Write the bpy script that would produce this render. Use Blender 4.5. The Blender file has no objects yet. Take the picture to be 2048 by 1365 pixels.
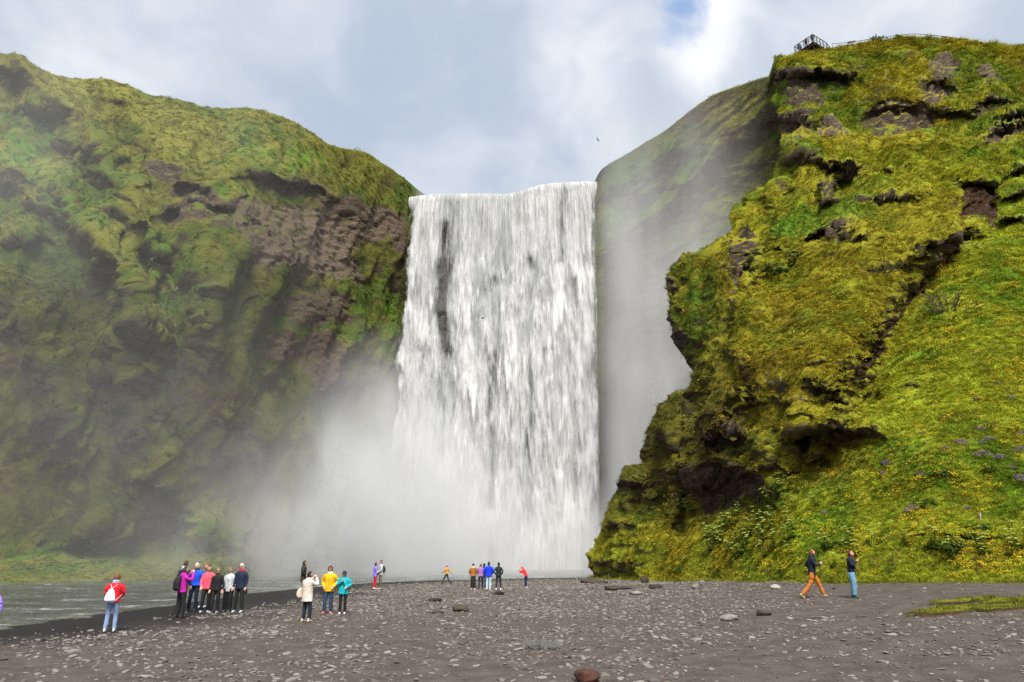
import bpy, bmesh, math, random
import numpy as np
from mathutils import Vector, Matrix, Euler, noise as mnoise

scene = bpy.context.scene
COL = scene.collection
rng = np.random.default_rng(7)
random.seed(7)

# ------------------------------------------------------------------ camera
F_PX, CX0, CY0 = 1400.0, 1024.0, 682.5          # focal length and centre, in photo pixels (2048 wide)
PITCH = math.atan((1102.0 - CY0) / F_PX)        # horizon of the photo at row 1102
CAM = np.array([0.0, 0.0, 2.2])
cam_d = bpy.data.cameras.new('camera')
cam_d.sensor_width = 36.0
cam_d.lens = F_PX / 2048.0 * 36.0
cam_d.clip_end = 3000.0
cam_o = bpy.data.objects.new('camera', cam_d)
COL.objects.link(cam_o)
cam_o.location = CAM
cam_o.rotation_euler = (math.pi / 2 + PITCH, 0, 0)
scene.camera = cam_o

def ray(px, py):
    cx = (np.asarray(px, float) - CX0) / F_PX
    cy = (CY0 - np.asarray(py, float)) / F_PX
    c, s = math.cos(PITCH), math.sin(PITCH)
    return cx, c - cy * s, s + cy * c
def P(px, py, Y):
    """World point at distance Y (along the valley) that the photograph shows at px, py."""
    dx, dy, dz = ray(px, py)
    t = np.asarray(Y, float) / dy
    return np.stack(np.broadcast_arrays(CAM[0] + t * dx, CAM[1] + t * dy, CAM[2] + t * dz), -1)
def pix(X, Y, Z):
    c, s = math.cos(PITCH), math.sin(PITCH)
    y, z = Y - CAM[1], Z - CAM[2]
    d = y * c + z * s
    return CX0 + F_PX * (X - CAM[0]) / d, CY0 - F_PX * (z * c - y * s) / d

# ------------------------------------------------------------------ world, sun, exposure
SUN_EL, SUN_AZ = math.radians(54), math.radians(170)   # compass-like: 0 = +Y, 90 = +X; the sun stands behind the camera
sun_dir = Vector((math.sin(SUN_AZ) * math.cos(SUN_EL), math.cos(SUN_AZ) * math.cos(SUN_EL), math.sin(SUN_EL)))
sd = bpy.data.lights.new('sun', 'SUN')
sd.energy = 2.5
sd.angle = math.radians(20)
sd.color = (1.0, 0.95, 0.86)
so = bpy.data.objects.new('sun', sd)
COL.objects.link(so)
so.rotation_euler = sun_dir.to_track_quat('Z', 'Y').to_euler()

scene.view_settings.view_transform = 'Standard'
scene.view_settings.look = 'None'
scene.view_settings.exposure = 1.45
scene.view_settings.gamma = 1.0
scene.view_settings.use_curve_mapping = False
scene.render.engine = 'CYCLES'
scene.cycles.use_denoising = True
scene.cycles.denoising_prefilter = 'NONE'
scene.cycles.max_bounces = 8
scene.cycles.diffuse_bounces = 3
scene.cycles.glossy_bounces = 2
scene.cycles.transmission_bounces = 2
scene.cycles.transparent_max_bounces = 24
scene.cycles.volume_bounces = 3
scene.cycles.volume_step_rate = 1.0
scene.cycles.volume_max_steps = 256
scene.cycles.use_adaptive_sampling = True
scene.cycles.adaptive_threshold = 0.035
scene.cycles.adaptive_min_samples = 20
scene.cycles.sample_clamp_indirect = 4.0

class NT:
    """Small helper to write node trees."""
    def __init__(s, tree):
        s.t = tree; s.n = tree.nodes; s.l = tree.links
    def node(s, typ, **kw):
        n = s.n.new(typ)
        for k, v in kw.items():
            setattr(n, k, v)
        return n
    def put(s, sock, v):
        if v is None: return
        if hasattr(v, 'is_linked'): s.l.new(v, sock)
        elif isinstance(v, (tuple, list)) and len(v) == 3 and len(sock.default_value) == 4: sock.default_value = (*v, 1)
        else: sock.default_value = v
    def math(s, op, a, b=None, c=None, clamp=False):
        n = s.node('ShaderNodeMath', operation=op, use_clamp=clamp)
        for i, v in enumerate((a, b, c)): s.put(n.inputs[i], v)
        return n.outputs[0]
    def vmath(s, op, a, b=None, out=0):
        n = s.node('ShaderNodeVectorMath', operation=op)
        s.put(n.inputs[0], a)
        if b is not None: s.put(n.inputs['Scale'] if op == 'SCALE' else n.inputs[1], b)
        return n.outputs['Value'] if op in ('DOT_PRODUCT', 'LENGTH', 'DISTANCE') else n.outputs[0]
    def noise(s, vec, scale, detail=3, rough=0.5, dist=0.0, out='Fac', typ=None):
        n = s.node('ShaderNodeTexNoise')
        if typ: n.noise_type = typ
        s.put(n.inputs['Vector'], vec)
        for k, v in (('Scale', scale), ('Detail', detail), ('Roughness', rough), ('Distortion', dist)): s.put(n.inputs[k], v)
        return n.outputs[out]
    def ramp(s, fac, lo, hi, a=0.0, b=1.0, smooth=True):
        n = s.node('ShaderNodeMapRange')
        n.interpolation_type = 'SMOOTHSTEP' if smooth else 'LINEAR'
        n.clamp = True
        for i, v in enumerate((fac, lo, hi, a, b)): s.put(n.inputs[i], v)
        return n.outputs[0]
    def mix(s, fac, a, b, blend='MIX'):
        n = s.node('ShaderNodeMix', data_type='RGBA', blend_type=blend)
        s.put(n.inputs[0], fac); s.put(n.inputs[6], a); s.put(n.inputs[7], b)
        return n.outputs[2]
    def attr(s, name, typ='GEOMETRY', out='Fac'):
        return s.node('ShaderNodeAttribute', attribute_name=name, attribute_type=typ).outputs[out]
    def scaled(s, vec, xyz):
        return s.vmath('MULTIPLY', vec, xyz)
    def hsv(s, col, h=0.5, sat=1.0, v=1.0):
        n = s.node('ShaderNodeHueSaturation')
        s.put(n.inputs['Color'], col); s.put(n.inputs['Hue'], h); s.put(n.inputs['Saturation'], sat); s.put(n.inputs['Value'], v)
        return n.outputs[0]

world = bpy.data.worlds.new('World')
scene.world = world
world.use_nodes = True
world.cycles.sampling_method = 'MANUAL'
world.cycles.sample_map_resolution = 512
w = NT(world.node_tree)
w.n.clear()
sky = w.node('ShaderNodeTexSky', sky_type='NISHITA', sun_disc=False, sun_elevation=SUN_EL, sun_rotation=SUN_AZ)
bg_sky = w.node('ShaderNodeBackground')
w.put(bg_sky.inputs[0], sky.outputs[0]); bg_sky.inputs[1].default_value = 0.11
wd = w.node('ShaderNodeTexCoord').outputs['Generated']
def skydir(px, py):
    dx, dy, dz = ray(px, py)
    return Vector((float(dx), float(dy), float(dz))).normalized()
warp = w.noise(wd, 3.2, 2, 0.55, out='Color')
warp0 = w.vmath('SUBTRACT', warp, (0.5, 0.5, 0.5))
warp1 = w.vmath('SUBTRACT', w.noise(wd, 11.0, 4, 0.6, out='Color'), (0.5, 0.5, 0.5))
wv_s = w.vmath('ADD', w.vmath('ADD', wd, w.vmath('SCALE', warp0, 0.07)), w.vmath('SCALE', warp1, 0.075))
wv = w.vmath('ADD', wd, w.vmath('SCALE', w.vmath('SUBTRACT', warp, (0.5, 0.5, 0.5)), 0.22))
big = w.noise(w.scaled(wv, (1.0, 1.0, 1.7)), 2.1, 2, 0.5)
fine = w.noise(w.scaled(wv, (1.0, 1.0, 1.6)), 7.0, 3, 0.55)
def spot(px, py, r0, r1, vec=None):
    d = w.vmath('DISTANCE', vec if vec is not None else wv_s, tuple(skydir(px, py)))
    return w.ramp(d, r0, r1, 1.0, 0.0)
shade = w.math('ADD', w.math('MULTIPLY', big, 0.55), w.math('MULTIPLY', fine, 0.45))
cl = w.mix(w.ramp(shade, 0.38, 0.62), (0.285, 0.325, 0.39), (0.455, 0.475, 0.51))
dark = w.math('MULTIPLY', spot(760, 230, 0.05, 0.34), 0.55)
cl = w.mix(dark, cl, (0.25, 0.295, 0.37))
bright = w.math('MAXIMUM', w.math('MAXIMUM', spot(1420, 50, 0.0, 0.07), spot(1410, 120, 0.0, 0.06)), w.math('MULTIPLY', spot(1190, 190, 0.0, 0.10), 0.5))
cl = w.mix(w.math('MULTIPLY', bright, w.ramp(fine, 0.3, 0.6, 0.45, 1.0)), cl, (0.56, 0.57, 0.59))
bg_cl = w.node('ShaderNodeBackground')
w.put(bg_cl.inputs[0], cl); bg_cl.inputs[1].default_value = 0.70
hole = w.math('MAXIMUM', spot(1362, 30, 0.004, 0.034), w.math('MULTIPLY', spot(1352, 75, 0.0, 0.03), 0.7))
mx = w.node('ShaderNodeMixShader')
w.put(mx.inputs[0], w.math('MULTIPLY', hole, 0.85)); w.put(mx.inputs[1], bg_cl.outputs[0]); w.put(mx.inputs[2], bg_sky.outputs[0])
wo = w.node('ShaderNodeOutputWorld')
w.put(wo.inputs[0], mx.outputs[0])
# ------------------------------------------------------------------ helpers
def tag(o, label=None, cat=None, group=None, kind=None):
    if label: o['label'] = label
    if cat: o['category'] = cat
    if group: o['group'] = group
    if kind: o['kind'] = kind
    return o
def link(name, mesh, mat=None, parent=None, loc=None, rot=None):
    o = bpy.data.objects.new(name, mesh)
    COL.objects.link(o)
    if mat is not None and mesh is not None:
        mesh.materials.clear(); mesh.materials.append(mat)
    if parent is not None: o.parent = parent
    if loc is not None: o.location = loc
    if rot is not None: o.rotation_euler = rot
    return o
def mesh_np(name, verts, faces, smooth=True):
    """faces: (n,4) or (n,3) int array, or a list of such arrays"""
    me = bpy.data.meshes.new(name)
    if not isinstance(faces, list): faces = [faces]
    faces = [np.asarray(f, np.int32) for f in faces if len(f)]
    v = np.ascontiguousarray(verts, np.float32)
    me.vertices.add(len(v)); me.vertices.foreach_set('co', v.ravel())
    loops = np.concatenate([f.ravel() for f in faces])
    tot = np.concatenate([np.full(len(f), f.shape[1], np.int32) for f in faces])
    start = np.concatenate([[0], np.cumsum(tot)[:-1]]).astype(np.int32)
    me.loops.add(len(loops)); me.loops.foreach_set('vertex_index', loops)
    me.polygons.add(len(tot)); me.polygons.foreach_set('loop_start', start)
    me.update(calc_edges=True)
    me.polygons.foreach_set('use_smooth', np.full(len(tot), smooth))
    me.validate()
    return me
def set_attr(me, name, vals):
    a = me.attributes.new(name, 'FLOAT', 'POINT')
    a.data.foreach_set('value', np.ascontiguousarray(vals, np.float32).ravel())
def grid_faces(nr, nc):
    i = np.arange(nr - 1)[:, None] * nc + np.arange(nc - 1)[None, :]
    i = i.ravel()
    return np.stack([i, i + 1, i + nc + 1, i + nc], -1)

_G = np.random.default_rng(11)
_perm = np.concatenate([_G.permutation(512)] * 3).astype(np.int32)
_grad = _G.normal(size=(512, 3)); _grad /= np.linalg.norm(_grad, axis=1)[:, None]
_grad = _grad.astype(np.float32)
def perlin(p):
    p = np.asarray(p, float)
    sh = p.shape[:-1]; p = p.reshape(-1, 3)
    i = np.floor(p).astype(np.int32); f = (p - i).astype(np.float32); i &= 511
    u = f * f * f * (f * (f * 6 - 15) + 10)
    fx, fy, fz = np.ascontiguousarray(f.T); ux, uy, uz = np.ascontiguousarray(u.T); ix, iy, iz = np.ascontiguousarray(i.T)
    def corner(h, a, b, c):
        g = np.take(_grad, h, 0)
        return g[:, 0] * a + g[:, 1] * b + g[:, 2] * c
    out = []
    for dx in (0, 1):
        hx = np.take(_perm, ix + dx); row = []
        for dy in (0, 1):
            hy = np.take(_perm, hx + iy + dy)
            a = corner(np.take(_perm, hy + iz), fx - dx, fy - dy, fz)
            b = corner(np.take(_perm, hy + iz + 1), fx - dx, fy - dy, fz - 1)
            row.append(a + uz * (b - a))
        out.append(row[0] + uy * (row[1] - row[0]))
    r = out[0] + ux * (out[1] - out[0])
    return (r * 1.5).astype(float).reshape(sh)
def fbm(p, octv=4, gain=0.5, lac=2.03, kind=0):
    p = np.asarray(p, float); a = 1.0; s = 0; t = 0
    for k in range(octv):
        n = perlin(p + 17.3 * k)
        if kind == 1: n = np.abs(n) * 2 - 0.6          # billow: rounded lumps with creases
        elif kind == 2: n = 0.6 - np.abs(n) * 2         # ridged
        s = s + a * n; t += a
        a *= gain; p = p * lac
    return s / t
def sstep(x, a, b):
    t = np.clip((x - a) / (b - a), 0, 1)
    return t * t * (3 - 2 * t)
def interp(x, pts):
    xs, ys = zip(*pts)
    return np.interp(x, xs, ys)
def smooth_interp(x, pts):
    """Monotone-ish cubic through the points."""
    xs = np.array([p[0] for p in pts], float); ys = np.array([p[1] for p in pts], float)
    d = np.diff(ys) / np.diff(xs)
    m = np.concatenate([[d[0]], (d[1:] + d[:-1]) / 2, [d[-1]]])
    m[1:-1] = np.where(d[1:] * d[:-1] <= 0, 0, m[1:-1])
    x = np.clip(np.asarray(x, float), xs[0], xs[-1])
    i = np.clip(np.searchsorted(xs, x) - 1, 0, len(xs) - 2)
    h = xs[i + 1] - xs[i]; t = (x - xs[i]) / h
    return (2*t**3-3*t**2+1)*ys[i] + (t**3-2*t**2+t)*h*m[i] + (-2*t**3+3*t**2)*ys[i+1] + (t**3-t**2)*h*m[i+1]
def grid_normals(V):
    du = np.gradient(V, axis=1); dv = np.gradient(V, axis=0)
    n = np.cross(du, dv)
    return n / np.maximum(np.linalg.norm(n, axis=-1, keepdims=True), 1e-9)
def blur(a, k, axis=0):
    for _ in range(k):
        a = np.concatenate([np.take(a, [0], axis), a, np.take(a, [-1], axis)], axis)
        n = a.shape[axis]
        a = (np.take(a, range(0, n-2), axis) + 2*np.take(a, range(1, n-1), axis) + np.take(a, range(2, n), axis)) / 4
    return a
def new_mat(name):
    m = bpy.data.materials.new(name)
    m.use_nodes = True
    t = NT(m.node_tree)
    b = t.n['Principled BSDF']
    return m, t, b
def simple_mat(name, col, rough=0.8, var=0.15, scale=8.0, spec=0.3, bump=0.0, bscale=40.0):
    """Cloth, skin, wood, stone: a base colour broken up by two noises in object space."""
    m, t, b = new_mat(name)
    tc = t.node('ShaderNodeTexCoord').outputs['Object']
    n = t.noise(tc, scale, 4, 0.6)
    c = t.mix(t.ramp(n, 0.3, 0.7), tuple(x * (1 - var) for x in col), tuple(min(1, x * (1 + var)) for x in col))
    t.put(b.inputs['Base Color'], c)
    b.inputs['Roughness'].default_value = rough
    b.inputs['Specular IOR Level'].default_value = spec
    if bump:
        bn = t.node('ShaderNodeBump'); bn.inputs['Strength'].default_value = bump
        bn.inputs['Distance'].default_value = 0.02
        t.put(bn.inputs['Height'], t.noise(tc, bscale, 3, 0.6)); t.put(b.inputs['Normal'], bn.outputs[0])
    return m
def feat_local(px, py, f):
    """local coordinates a (right), b (up) of a feature cx,cy,rx,ry,rotation"""
    cx, cy, rx, ry, rot = f
    c, s = math.cos(rot), math.sin(rot)
    dx, dy = px - cx, -(py - cy)
    return (dx * c + dy * s) / rx, (-dx * s + dy * c) / ry
def f_bump(px, py, cx, cy, rx, ry, rot=0):
    a, b = feat_local(px, py, (cx, cy, rx, ry, rot))
    return np.exp(-(a*a + b*b) * 1.2)
def f_over(px, py, cx, cy, rx, ry, rot=0):
    """an overhanging lump: swells downward and is cut off underneath.
    returns (bulge, underside)"""
    a, b = feat_local(px, py, (cx, cy, rx, ry, rot))
    b = b + 0.35 * a * a                        # the lip droops at both ends
    env = np.exp(-(np.abs(a) ** 3) * 1.1)
    prof = sstep(b, 1.2, -0.25) * sstep(b, -0.75, -0.35)
    under = env * sstep(b, 0.0, -0.35) * sstep(b, -1.5, -0.8)
    return env * prof, under
def poly_dist(px, py, pts):
    d = np.full(np.shape(px), 1e9); side = np.zeros(np.shape(px))
    for (x0, y0), (x1, y1) in zip(pts[:-1], pts[1:]):
        vx, vy = x1 - x0, y1 - y0
        t = np.clip(((px - x0) * vx + (py - y0) * vy) / (vx*vx + vy*vy), 0, 1)
        qx, qy = px - x0 - t * vx, py - y0 - t * vy
        dd = np.hypot(qx, qy); m = dd < d
        d = np.where(m, dd, d); side = np.where(m, np.sign(vx * (py - y0) - vy * (px - x0)), side)
    return d, side
# ------------------------------------------------------------------ ground shape (beach, river bed)
SHORE = [(-70, 6), (-38, 14), (-24.6, 20.5), (-17.5, 24.0), (-17.2, 29.5), (-16.2, 36.5), (-16.0, 46), (-14.6, 52), (-9.0, 60), (-3, 64), (9, 66.5), (16, 68), (60, 74)]
def shore_d(X, Y):
    """signed distance to the shoreline, positive on the beach"""
    d, side = poly_dist(X, Y, SHORE)
    return -d * side * -1.0 if False else d * -side
def ground_z(X, Y, fine=True):
    X = np.asarray(X, float); Y = np.asarray(Y, float)
    sd_ = shore_d(X, Y)
    z = 0.03 * np.ones_like(X)
    z = z + 1.0 * sstep(X, 3.0, 21.0) * sstep(Y, 70, 34)           # the beach rises to the foot of the hill
    z = z - 0.33 * sstep(sd_, 4.5, 0.0) - 1.1 * sstep(sd_, 0.3, -6.0)
    p = np.stack([X, Y, np.zeros_like(X)], -1)
    z = z + 0.10 * fbm(p / 7.0, 3) * sstep(sd_, -1, 4)
    if fine:
        z = z + 0.045 * fbm(p / 1.3 + 5, 4, .6)
    return z
WATER_Z = -0.30

# ------------------------------------------------------------------ the cliff around the fall
SKY_L = [(-260, 90), (-60, 100), (0, 108), (40, 110), (75, 134), (110, 150), (150, 158), (210, 160), (250, 172), (300, 192), (340, 196), (400, 212),
         (450, 218), (490, 217), (540, 228), (590, 248), (630, 270), (650, 285), (690, 298), (730, 305), (770, 330), (810, 358), (850, 390), (868, 398),
         (1010, 396), (1040, 389), (1080, 378), (1120, 372), (1186, 371), (1194, 352), (1200, 342), (1225, 325), (1260, 305), (1300, 280), (1330, 262), (1370, 230), (1425, 190),
         (1480, 170), (1545, 152), (1760, 140)]
Y_BASE = [(-260, 52), (0, 57), (240, 61), (420, 64.5), (520, 75), (640, 92), (780, 106), (1000, 112), (1200, 111), (1400, 103), (1760, 90)]
Y_TOP = [(-260, 73), (0, 78), (210, 82), (480, 88), (640, 95), (735, 102), (850, 110), (1000, 110), (1190, 107.5), (1230, 106.5), (1330, 100), (1430, 95), (1550, 90), (1760, 87)]

def strata(Pw, period, warp, seed):
    ph = Pw[..., 2] / period + warp * fbm(Pw / 7.0 + seed, 3)
    s = ph - np.floor(ph)
    return sstep(s, 0.0, 0.16) * (1 - s)

def build_cliff():
    NC, NR, NB = 640, 330, 16
    u = np.linspace(-260, 1760, NC)
    ytop = smooth_interp(u, SKY_L)
    Yb = smooth_interp(u, Y_BASE); Yt = smooth_interp(u, Y_TOP)
    # pixel row of the foot (z = -1.4) in every column
    k = (-1.4 - CAM[2]) / Yb
    c, s = math.cos(PITCH), math.sin(PITCH)
    cy = (k * c - s) / (c + k * s)
    ybot = CY0 - cy * F_PX
    v = np.linspace(0, 1, NR)[:, None]
    py = ybot[None, :] + (ytop - ybot)[None, :] * v
    px = np.broadcast_to(u[None, :], py.shape).copy()
    # vertical profile: slope at the left, cliff with a set back grassy cap towards the fall
    cliffy = sstep(px, 180, 430) * sstep(px, 1700, 1500)
    g_slope = 0.10 * v + 0.90 * v ** 1.25
    g_cliff = np.interp(v, [0, .08, .16, .60, .70, .78, .9, 1.0], [0, .10, .16, .26, .24, .36, .70, 1.0])
    inside = sstep(px, 780, 840) * sstep(px, 1230, 1190)
    g_fall = np.interp(v, [0, .9, .985, 1.0], [0.2, 0.5, 0.75, 1.0])
    g = g_slope * (1 - cliffy) + g_cliff * cliffy
    g = g * (1 - inside) + g_fall * inside
    Y = Yb[None] + (Yt - Yb)[None] * g
    Y = Y + 8.0 * sstep(px, 560, 430) * sstep(v, 0, .085) * (1 - .8 * sstep(v, .1, .55))      # grassy bank along the river
    rock = np.zeros_like(py); lush = np.zeros_like(py)
    wq = np.stack([px / 75, py / 75, px * 0], -1)
    wx = px + 24 * fbm(wq + 50, 4, .6) + 4 * fbm(wq * 4 + 20, 3, .6); wy = py + 24 * fbm(wq + 80, 4, .6) + 4 * fbm(wq * 4 + 30, 3, .6)
    # ---- left: diagonal spurs
    def spur(pts, width, amp, side_amp=0.0):
        nonlocal Y
        d, sd_ = poly_dist(wx, wy, pts)
        Y = Y - amp * np.exp(-(d / width) ** 1.5)
        if side_amp: Y = Y + side_amp * np.exp(-(d / (width * 2.2)) ** 2) * np.clip(-sd_ * d / width, -1, 1)
    spur([(40, 112), (91, 178), (155, 213), (197, 277), (225, 344), (256, 380), (300, 470)], 34, 5.0, 2.0)
    spur([(240, 200), (292, 259), (330, 291), (362, 306)], 26, 2.0, 0.8)
    spur([(20, 330), (116, 372), (162, 432), (211, 474), (246, 530), (300, 640)], 38, 4.5, 1.8)
    spur([(0, 560), (60, 640), (120, 760), (160, 900), (200, 1050)], 48, 3.0)
    spur([(250, 520), (275, 640), (255, 740), (300, 900), (380, 1030), (480, 1085)], 42, 3.2, 0.8)
    spur([(420, 560), (440, 700), (520, 860), (600, 960)], 45, 2.2)
    spur([(700, 430), (690, 600), (700, 760)], 30, 1.6)
    for (x0, y0, rx, ry, rot, amp, rk) in [
        (118, 268, 58, 52, .1, 2.4, .5), (55, 215, 40, 22, 0, 1.2, .2), (30, 205, 40, 20, 0, 1.5, .3), (105, 345, 26, 22, 0, 2.2, .6), (165, 380, 22, 18, 0, 1.2, .4),
        (222, 415, 42, 32, -.1, 2.8, .7), (285, 425, 32, 40, 0, 2.6, .6), (275, 360, 26, 32, 0, 2.0, .6), (135, 440, 30, 24, 0, 1.8, .4), (90, 470, 34, 26, -.3, 2.0, .4),
        (20, 455, 60, 60, 0, 2.6, .2), (60, 540, 50, 40, 0, 1.8, .3), (165, 560, 50, 40, 0, 1.6, .4), (395, 385, 85, 52, .05, 5.0, 1.0), (355, 330, 60, 34, 0, 2.0, .4), (500, 330, 70, 40, .1, 2.6, .7),
        (600, 345, 90, 40, -.25, 3.0, .8), (700, 390, 70, 40, -.3, 2.4, .8), (495, 425, 46, 40, 0, 2.4, .4), (640, 620, 90, 30, 0, 1.4, .8), (560, 585, 100, 20, -.1, 1.2, .3), (700, 560, 50, 50, 0, 1.2, .2),
        (220, 195, 30, 26, 0, 1.4, .5), (290, 210, 80, 24, -.35, 1.8, .6), (180, 640, 44, 50, 0, 1.8, .5), (230, 720, 40, 60, 0, 1.6, .4), (100, 700, 60, 60, 0, 1.4, .3), (110, 860, 70, 60, 0, 1.6, .3),
        (320, 780, 60, 70, 0, 1.6, .3), (400, 660, 50, 60, 0, 1.4, .3), (545, 740, 70, 50, -.3, 1.6, .4), (560, 860, 80, 60, -.3, 2.0, .4), (420, 900, 70, 60, 0, 1.6, .2), (90, 1060, 50, 40, 0, 1.4, .5), (270, 990, 60, 50, 0, 1.4, .3),
        (640, 740, 60, 70, 0, 1.2, .5), (455, 1080, 60, 42, -.3, 1.6, .2),
        (1560, 225, 30, 30, 0, 2, .4), (1480, 330, 60, 40, 0, 2.0, .4), (1420, 300, 40, 26, 0, 1.4, .3), (1330, 360, 50, 30, .2, 1.4, .3), (1240, 370, 40, 30, 0, 1.2, .4), (1540, 300, 30, 50, 0, 1.6, .5)]:
        b_, un = f_over(wx, wy, x0, y0, rx, ry, rot)
        Y = Y - (.55 if amp > 2.5 else .18) * amp * b_
        rock = np.maximum(rock, (rk if rk > .75 else .2 * rk) * un)
    # ---- bare rock: the pale brown face, the cave, the dark faces by the fall
    wob = 40 * fbm(np.stack([px / 90, py / 60, px * 0], -1), 3)
    face = sstep(px + wob, 445, 475) * sstep(px + wob, 735, 705) * sstep(py + wob * .6 - (px - 455) * 0.18, 372, 400) * sstep(py + wob * .6 - (px - 455) * 0.16, 545, 520)
    fn_ = fbm(np.stack([px / 26, py / 11, px * 0 + 4], -1), 4, .6)
    rock = np.maximum(rock, np.clip(face * (1.0 - 1.1 * sstep(fn_, .05, .45)), 0, 1)); Y = Y + 0.8 * face
    tan = face.copy()
    cave = f_bump(wx, wy, 385, 395, 62, 36, -.1)
    Y = Y + 3.0 * sstep(cave, .25, .8); rock = np.maximum(rock, sstep(cave, .2, .6))
    for (x0, y0, rx, ry) in [(610, 610, 110, 34), (640, 735, 62, 90), (560, 690, 40, 40), (750, 450, 50, 50), (800, 470, 25, 60), (330, 345, 40, 26), (440, 450, 40, 22)]:
        rock = np.maximum(rock, 0.95 * sstep(f_bump(px + wob * .6, py + wob * .4, x0, y0, rx, ry), .3, .6))
    rock = rock * (1 - inside)
    rock = np.maximum(rock, 0.8 * sstep(px, 1195, 1215) * sstep(px, 1600, 1330) * sstep(py, 400, 560))
    tan = np.maximum(tan, 0.55 * sstep(f_bump(px, py, 750, 450, 60, 50), .3, .6))
    for (x0, y0, rx, ry) in [(340, 560, 110, 130), (450, 400, 60, 40), (700, 640, 60, 90), (770, 640, 50, 120), (590, 650, 60, 30), (40, 300, 70, 90), (130, 400, 50, 50), (400, 1060, 120, 70), (60, 1120, 240, 40), (560, 320, 120, 30), (1280, 380, 80, 60)]:
        lush = np.maximum(lush, f_bump(px, py, x0, y0, rx, ry))
    V = P(px, py, Y)
    # ---- relief
    N = grid_normals(V)
    if N[..., 1].mean() > 0: N = -N
    far = 1.0
    crag = 0.35 + 0.65 * sstep(g_cliff + 0 * px, .9, .4) * cliffy + 0.2 * (1 - cliffy)
    capf = sstep(v + 0 * px, 1.0, .93)
    fl_ = V[..., 0] * .8 + V[..., 1] * .55 - .35 * V[..., 2]      # flutes that run down and to the right
    fl_ = fl_ + 2.5 * fbm(V / 9.0 + 77, 3)
    fp = np.stack([fl_ / 8.0, V[..., 2] / 26.0, fl_ * 0 + 2.2], -1)
    st = np.stack([fl_ / 2.3, V[..., 2] / 11.0, fl_ * 0 + 7.7], -1)
    d = 2.8 * fbm(fp, 3, .5, kind=2) * (.35 + .65 * sstep(v + 0 * px, .97, .6)) + 1.6 * fbm(V / np.array([11, 11, 14.]), 3) + .75 * fbm(st, 3, .5) + 0.5 * crag * fbm(V / np.array([5.2, 5.2, 6.5]) + 9, 3) + 0.20 * fbm(V / 1.7 + 3, 3)
    d = d + 0.6 * crag * strata(V, 4.1, 1.6, 4.0) * np.clip(fbm(V / 9 + 40, 2) + .2, 0, 1) + 0.20 * fbm(V / 0.8 + 31, 3, .6)
    d = d + np.clip(rock, 0, 1) * (.6 * fbm(V / np.array([1.9, 1.9, 1.1]) + 55, 4, .6, kind=2)) * (1 - inside)
    bank = sstep(px, 520, 420) * sstep(v + 0 * px, .13, .05)
    d = d * (1 - .75 * bank)
    d = d + face * (0.25 * strata(V, 1.3, 1.8, 9) + .35 * fbm(V / 1.1 + 12, 4, .6))
    d = d * (0.25 + 0.75 * capf) * (1 - 0.55 * inside)
    V = V + N * d[..., None]
    # ---- plateau behind the rim
    top = V[-1]; back = [V]; step = np.array([1.0, 2.2, 4, 6.5, 10, 15, 22, 30, 40, 52, 66, 82, 100, 122, 150, 190])
    nrm = np.stack([np.interp(u, [-260, 300, 1000, 1500, 1760], [-.55, -.3, 0, .25, .3]), np.ones_like(u)], -1)
    for q in step:
        T = top.copy()
        T[:, 0] += q * nrm[:, 0]; T[:, 1] += q * nrm[:, 1]
        lipc = inside[-1] if inside.ndim > 1 else inside
        T[:, 2] += (0.10 * q * np.exp(-q / 40)) * (1 - inside[0]) + 0.6 * fbm(T / 6.0, 3) * min(1, q / 6) * (1 - inside[0])
        back.append(T[None])
    V = np.concatenate(back, 0)
    ext = lambda a: np.concatenate([a, np.repeat(a[-1:], len(step), 0) * 0.2], 0)
    return u, V, ext(rock), ext(lush), ext(tan)

def mixc(a, b, f): return a + (np.asarray(b, float) - a) * np.clip(f, 0, 1)[..., None]
def moss_colour(p, lush, amber, shade_damp, wet, fresh=None):
    """broad patches of moss and grass colour"""
    n1 = fbm(p * .09, 3, .6); n2 = fbm(p * .45 + 6, 3, .6)
    olive, green = np.array((.235, .215, .015)), np.array((.120, .170, .013))
    if wet: olive, green = np.array((.165, .165, .029)), np.array((.082, .122, .022))
    c = np.broadcast_to(olive, p.shape) * np.ones(p.shape)
    c = mixc(c, green, sstep(n1 + .55 * n2, -.10, .30))
    c = mixc(c, (.31, .29, .022) if not wet else (.205, .20, .037), .7 * sstep(n2 - .4 * n1, .08, .4))
    c = mixc(c, (.085, .185, .012), lush * sstep(n2, -.25, .25))
    c = mixc(c, (.150, .085, .012), amber * sstep(n2, -.25, .25))
    if fresh is not None: c = mixc(c, (.27, .315, .020), fresh * sstep(n2 + .5 * n1, .25, -.25)); c = mixc(c, (.150, .245, .016), fresh * .8 * sstep(n2 + .5 * n1, -.05, .30))
    c = mixc(c, (.042, .043, .014), shade_damp * (.80 + .5 * n2))  # painted shade, and wet moss on the cliff, darken the colour
    return c
def set_col(me, name, c):
    a = me.attributes.new(name, 'FLOAT_COLOR', 'POINT')
    a.data.foreach_set('color', np.ascontiguousarray(np.concatenate([c.reshape(-1, 3), np.ones((c.size // 3, 1))], 1), np.float32).ravel())
CLIFF_U, CLIFF_V, c_rock, c_lush, c_tan = build_cliff()

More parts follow.
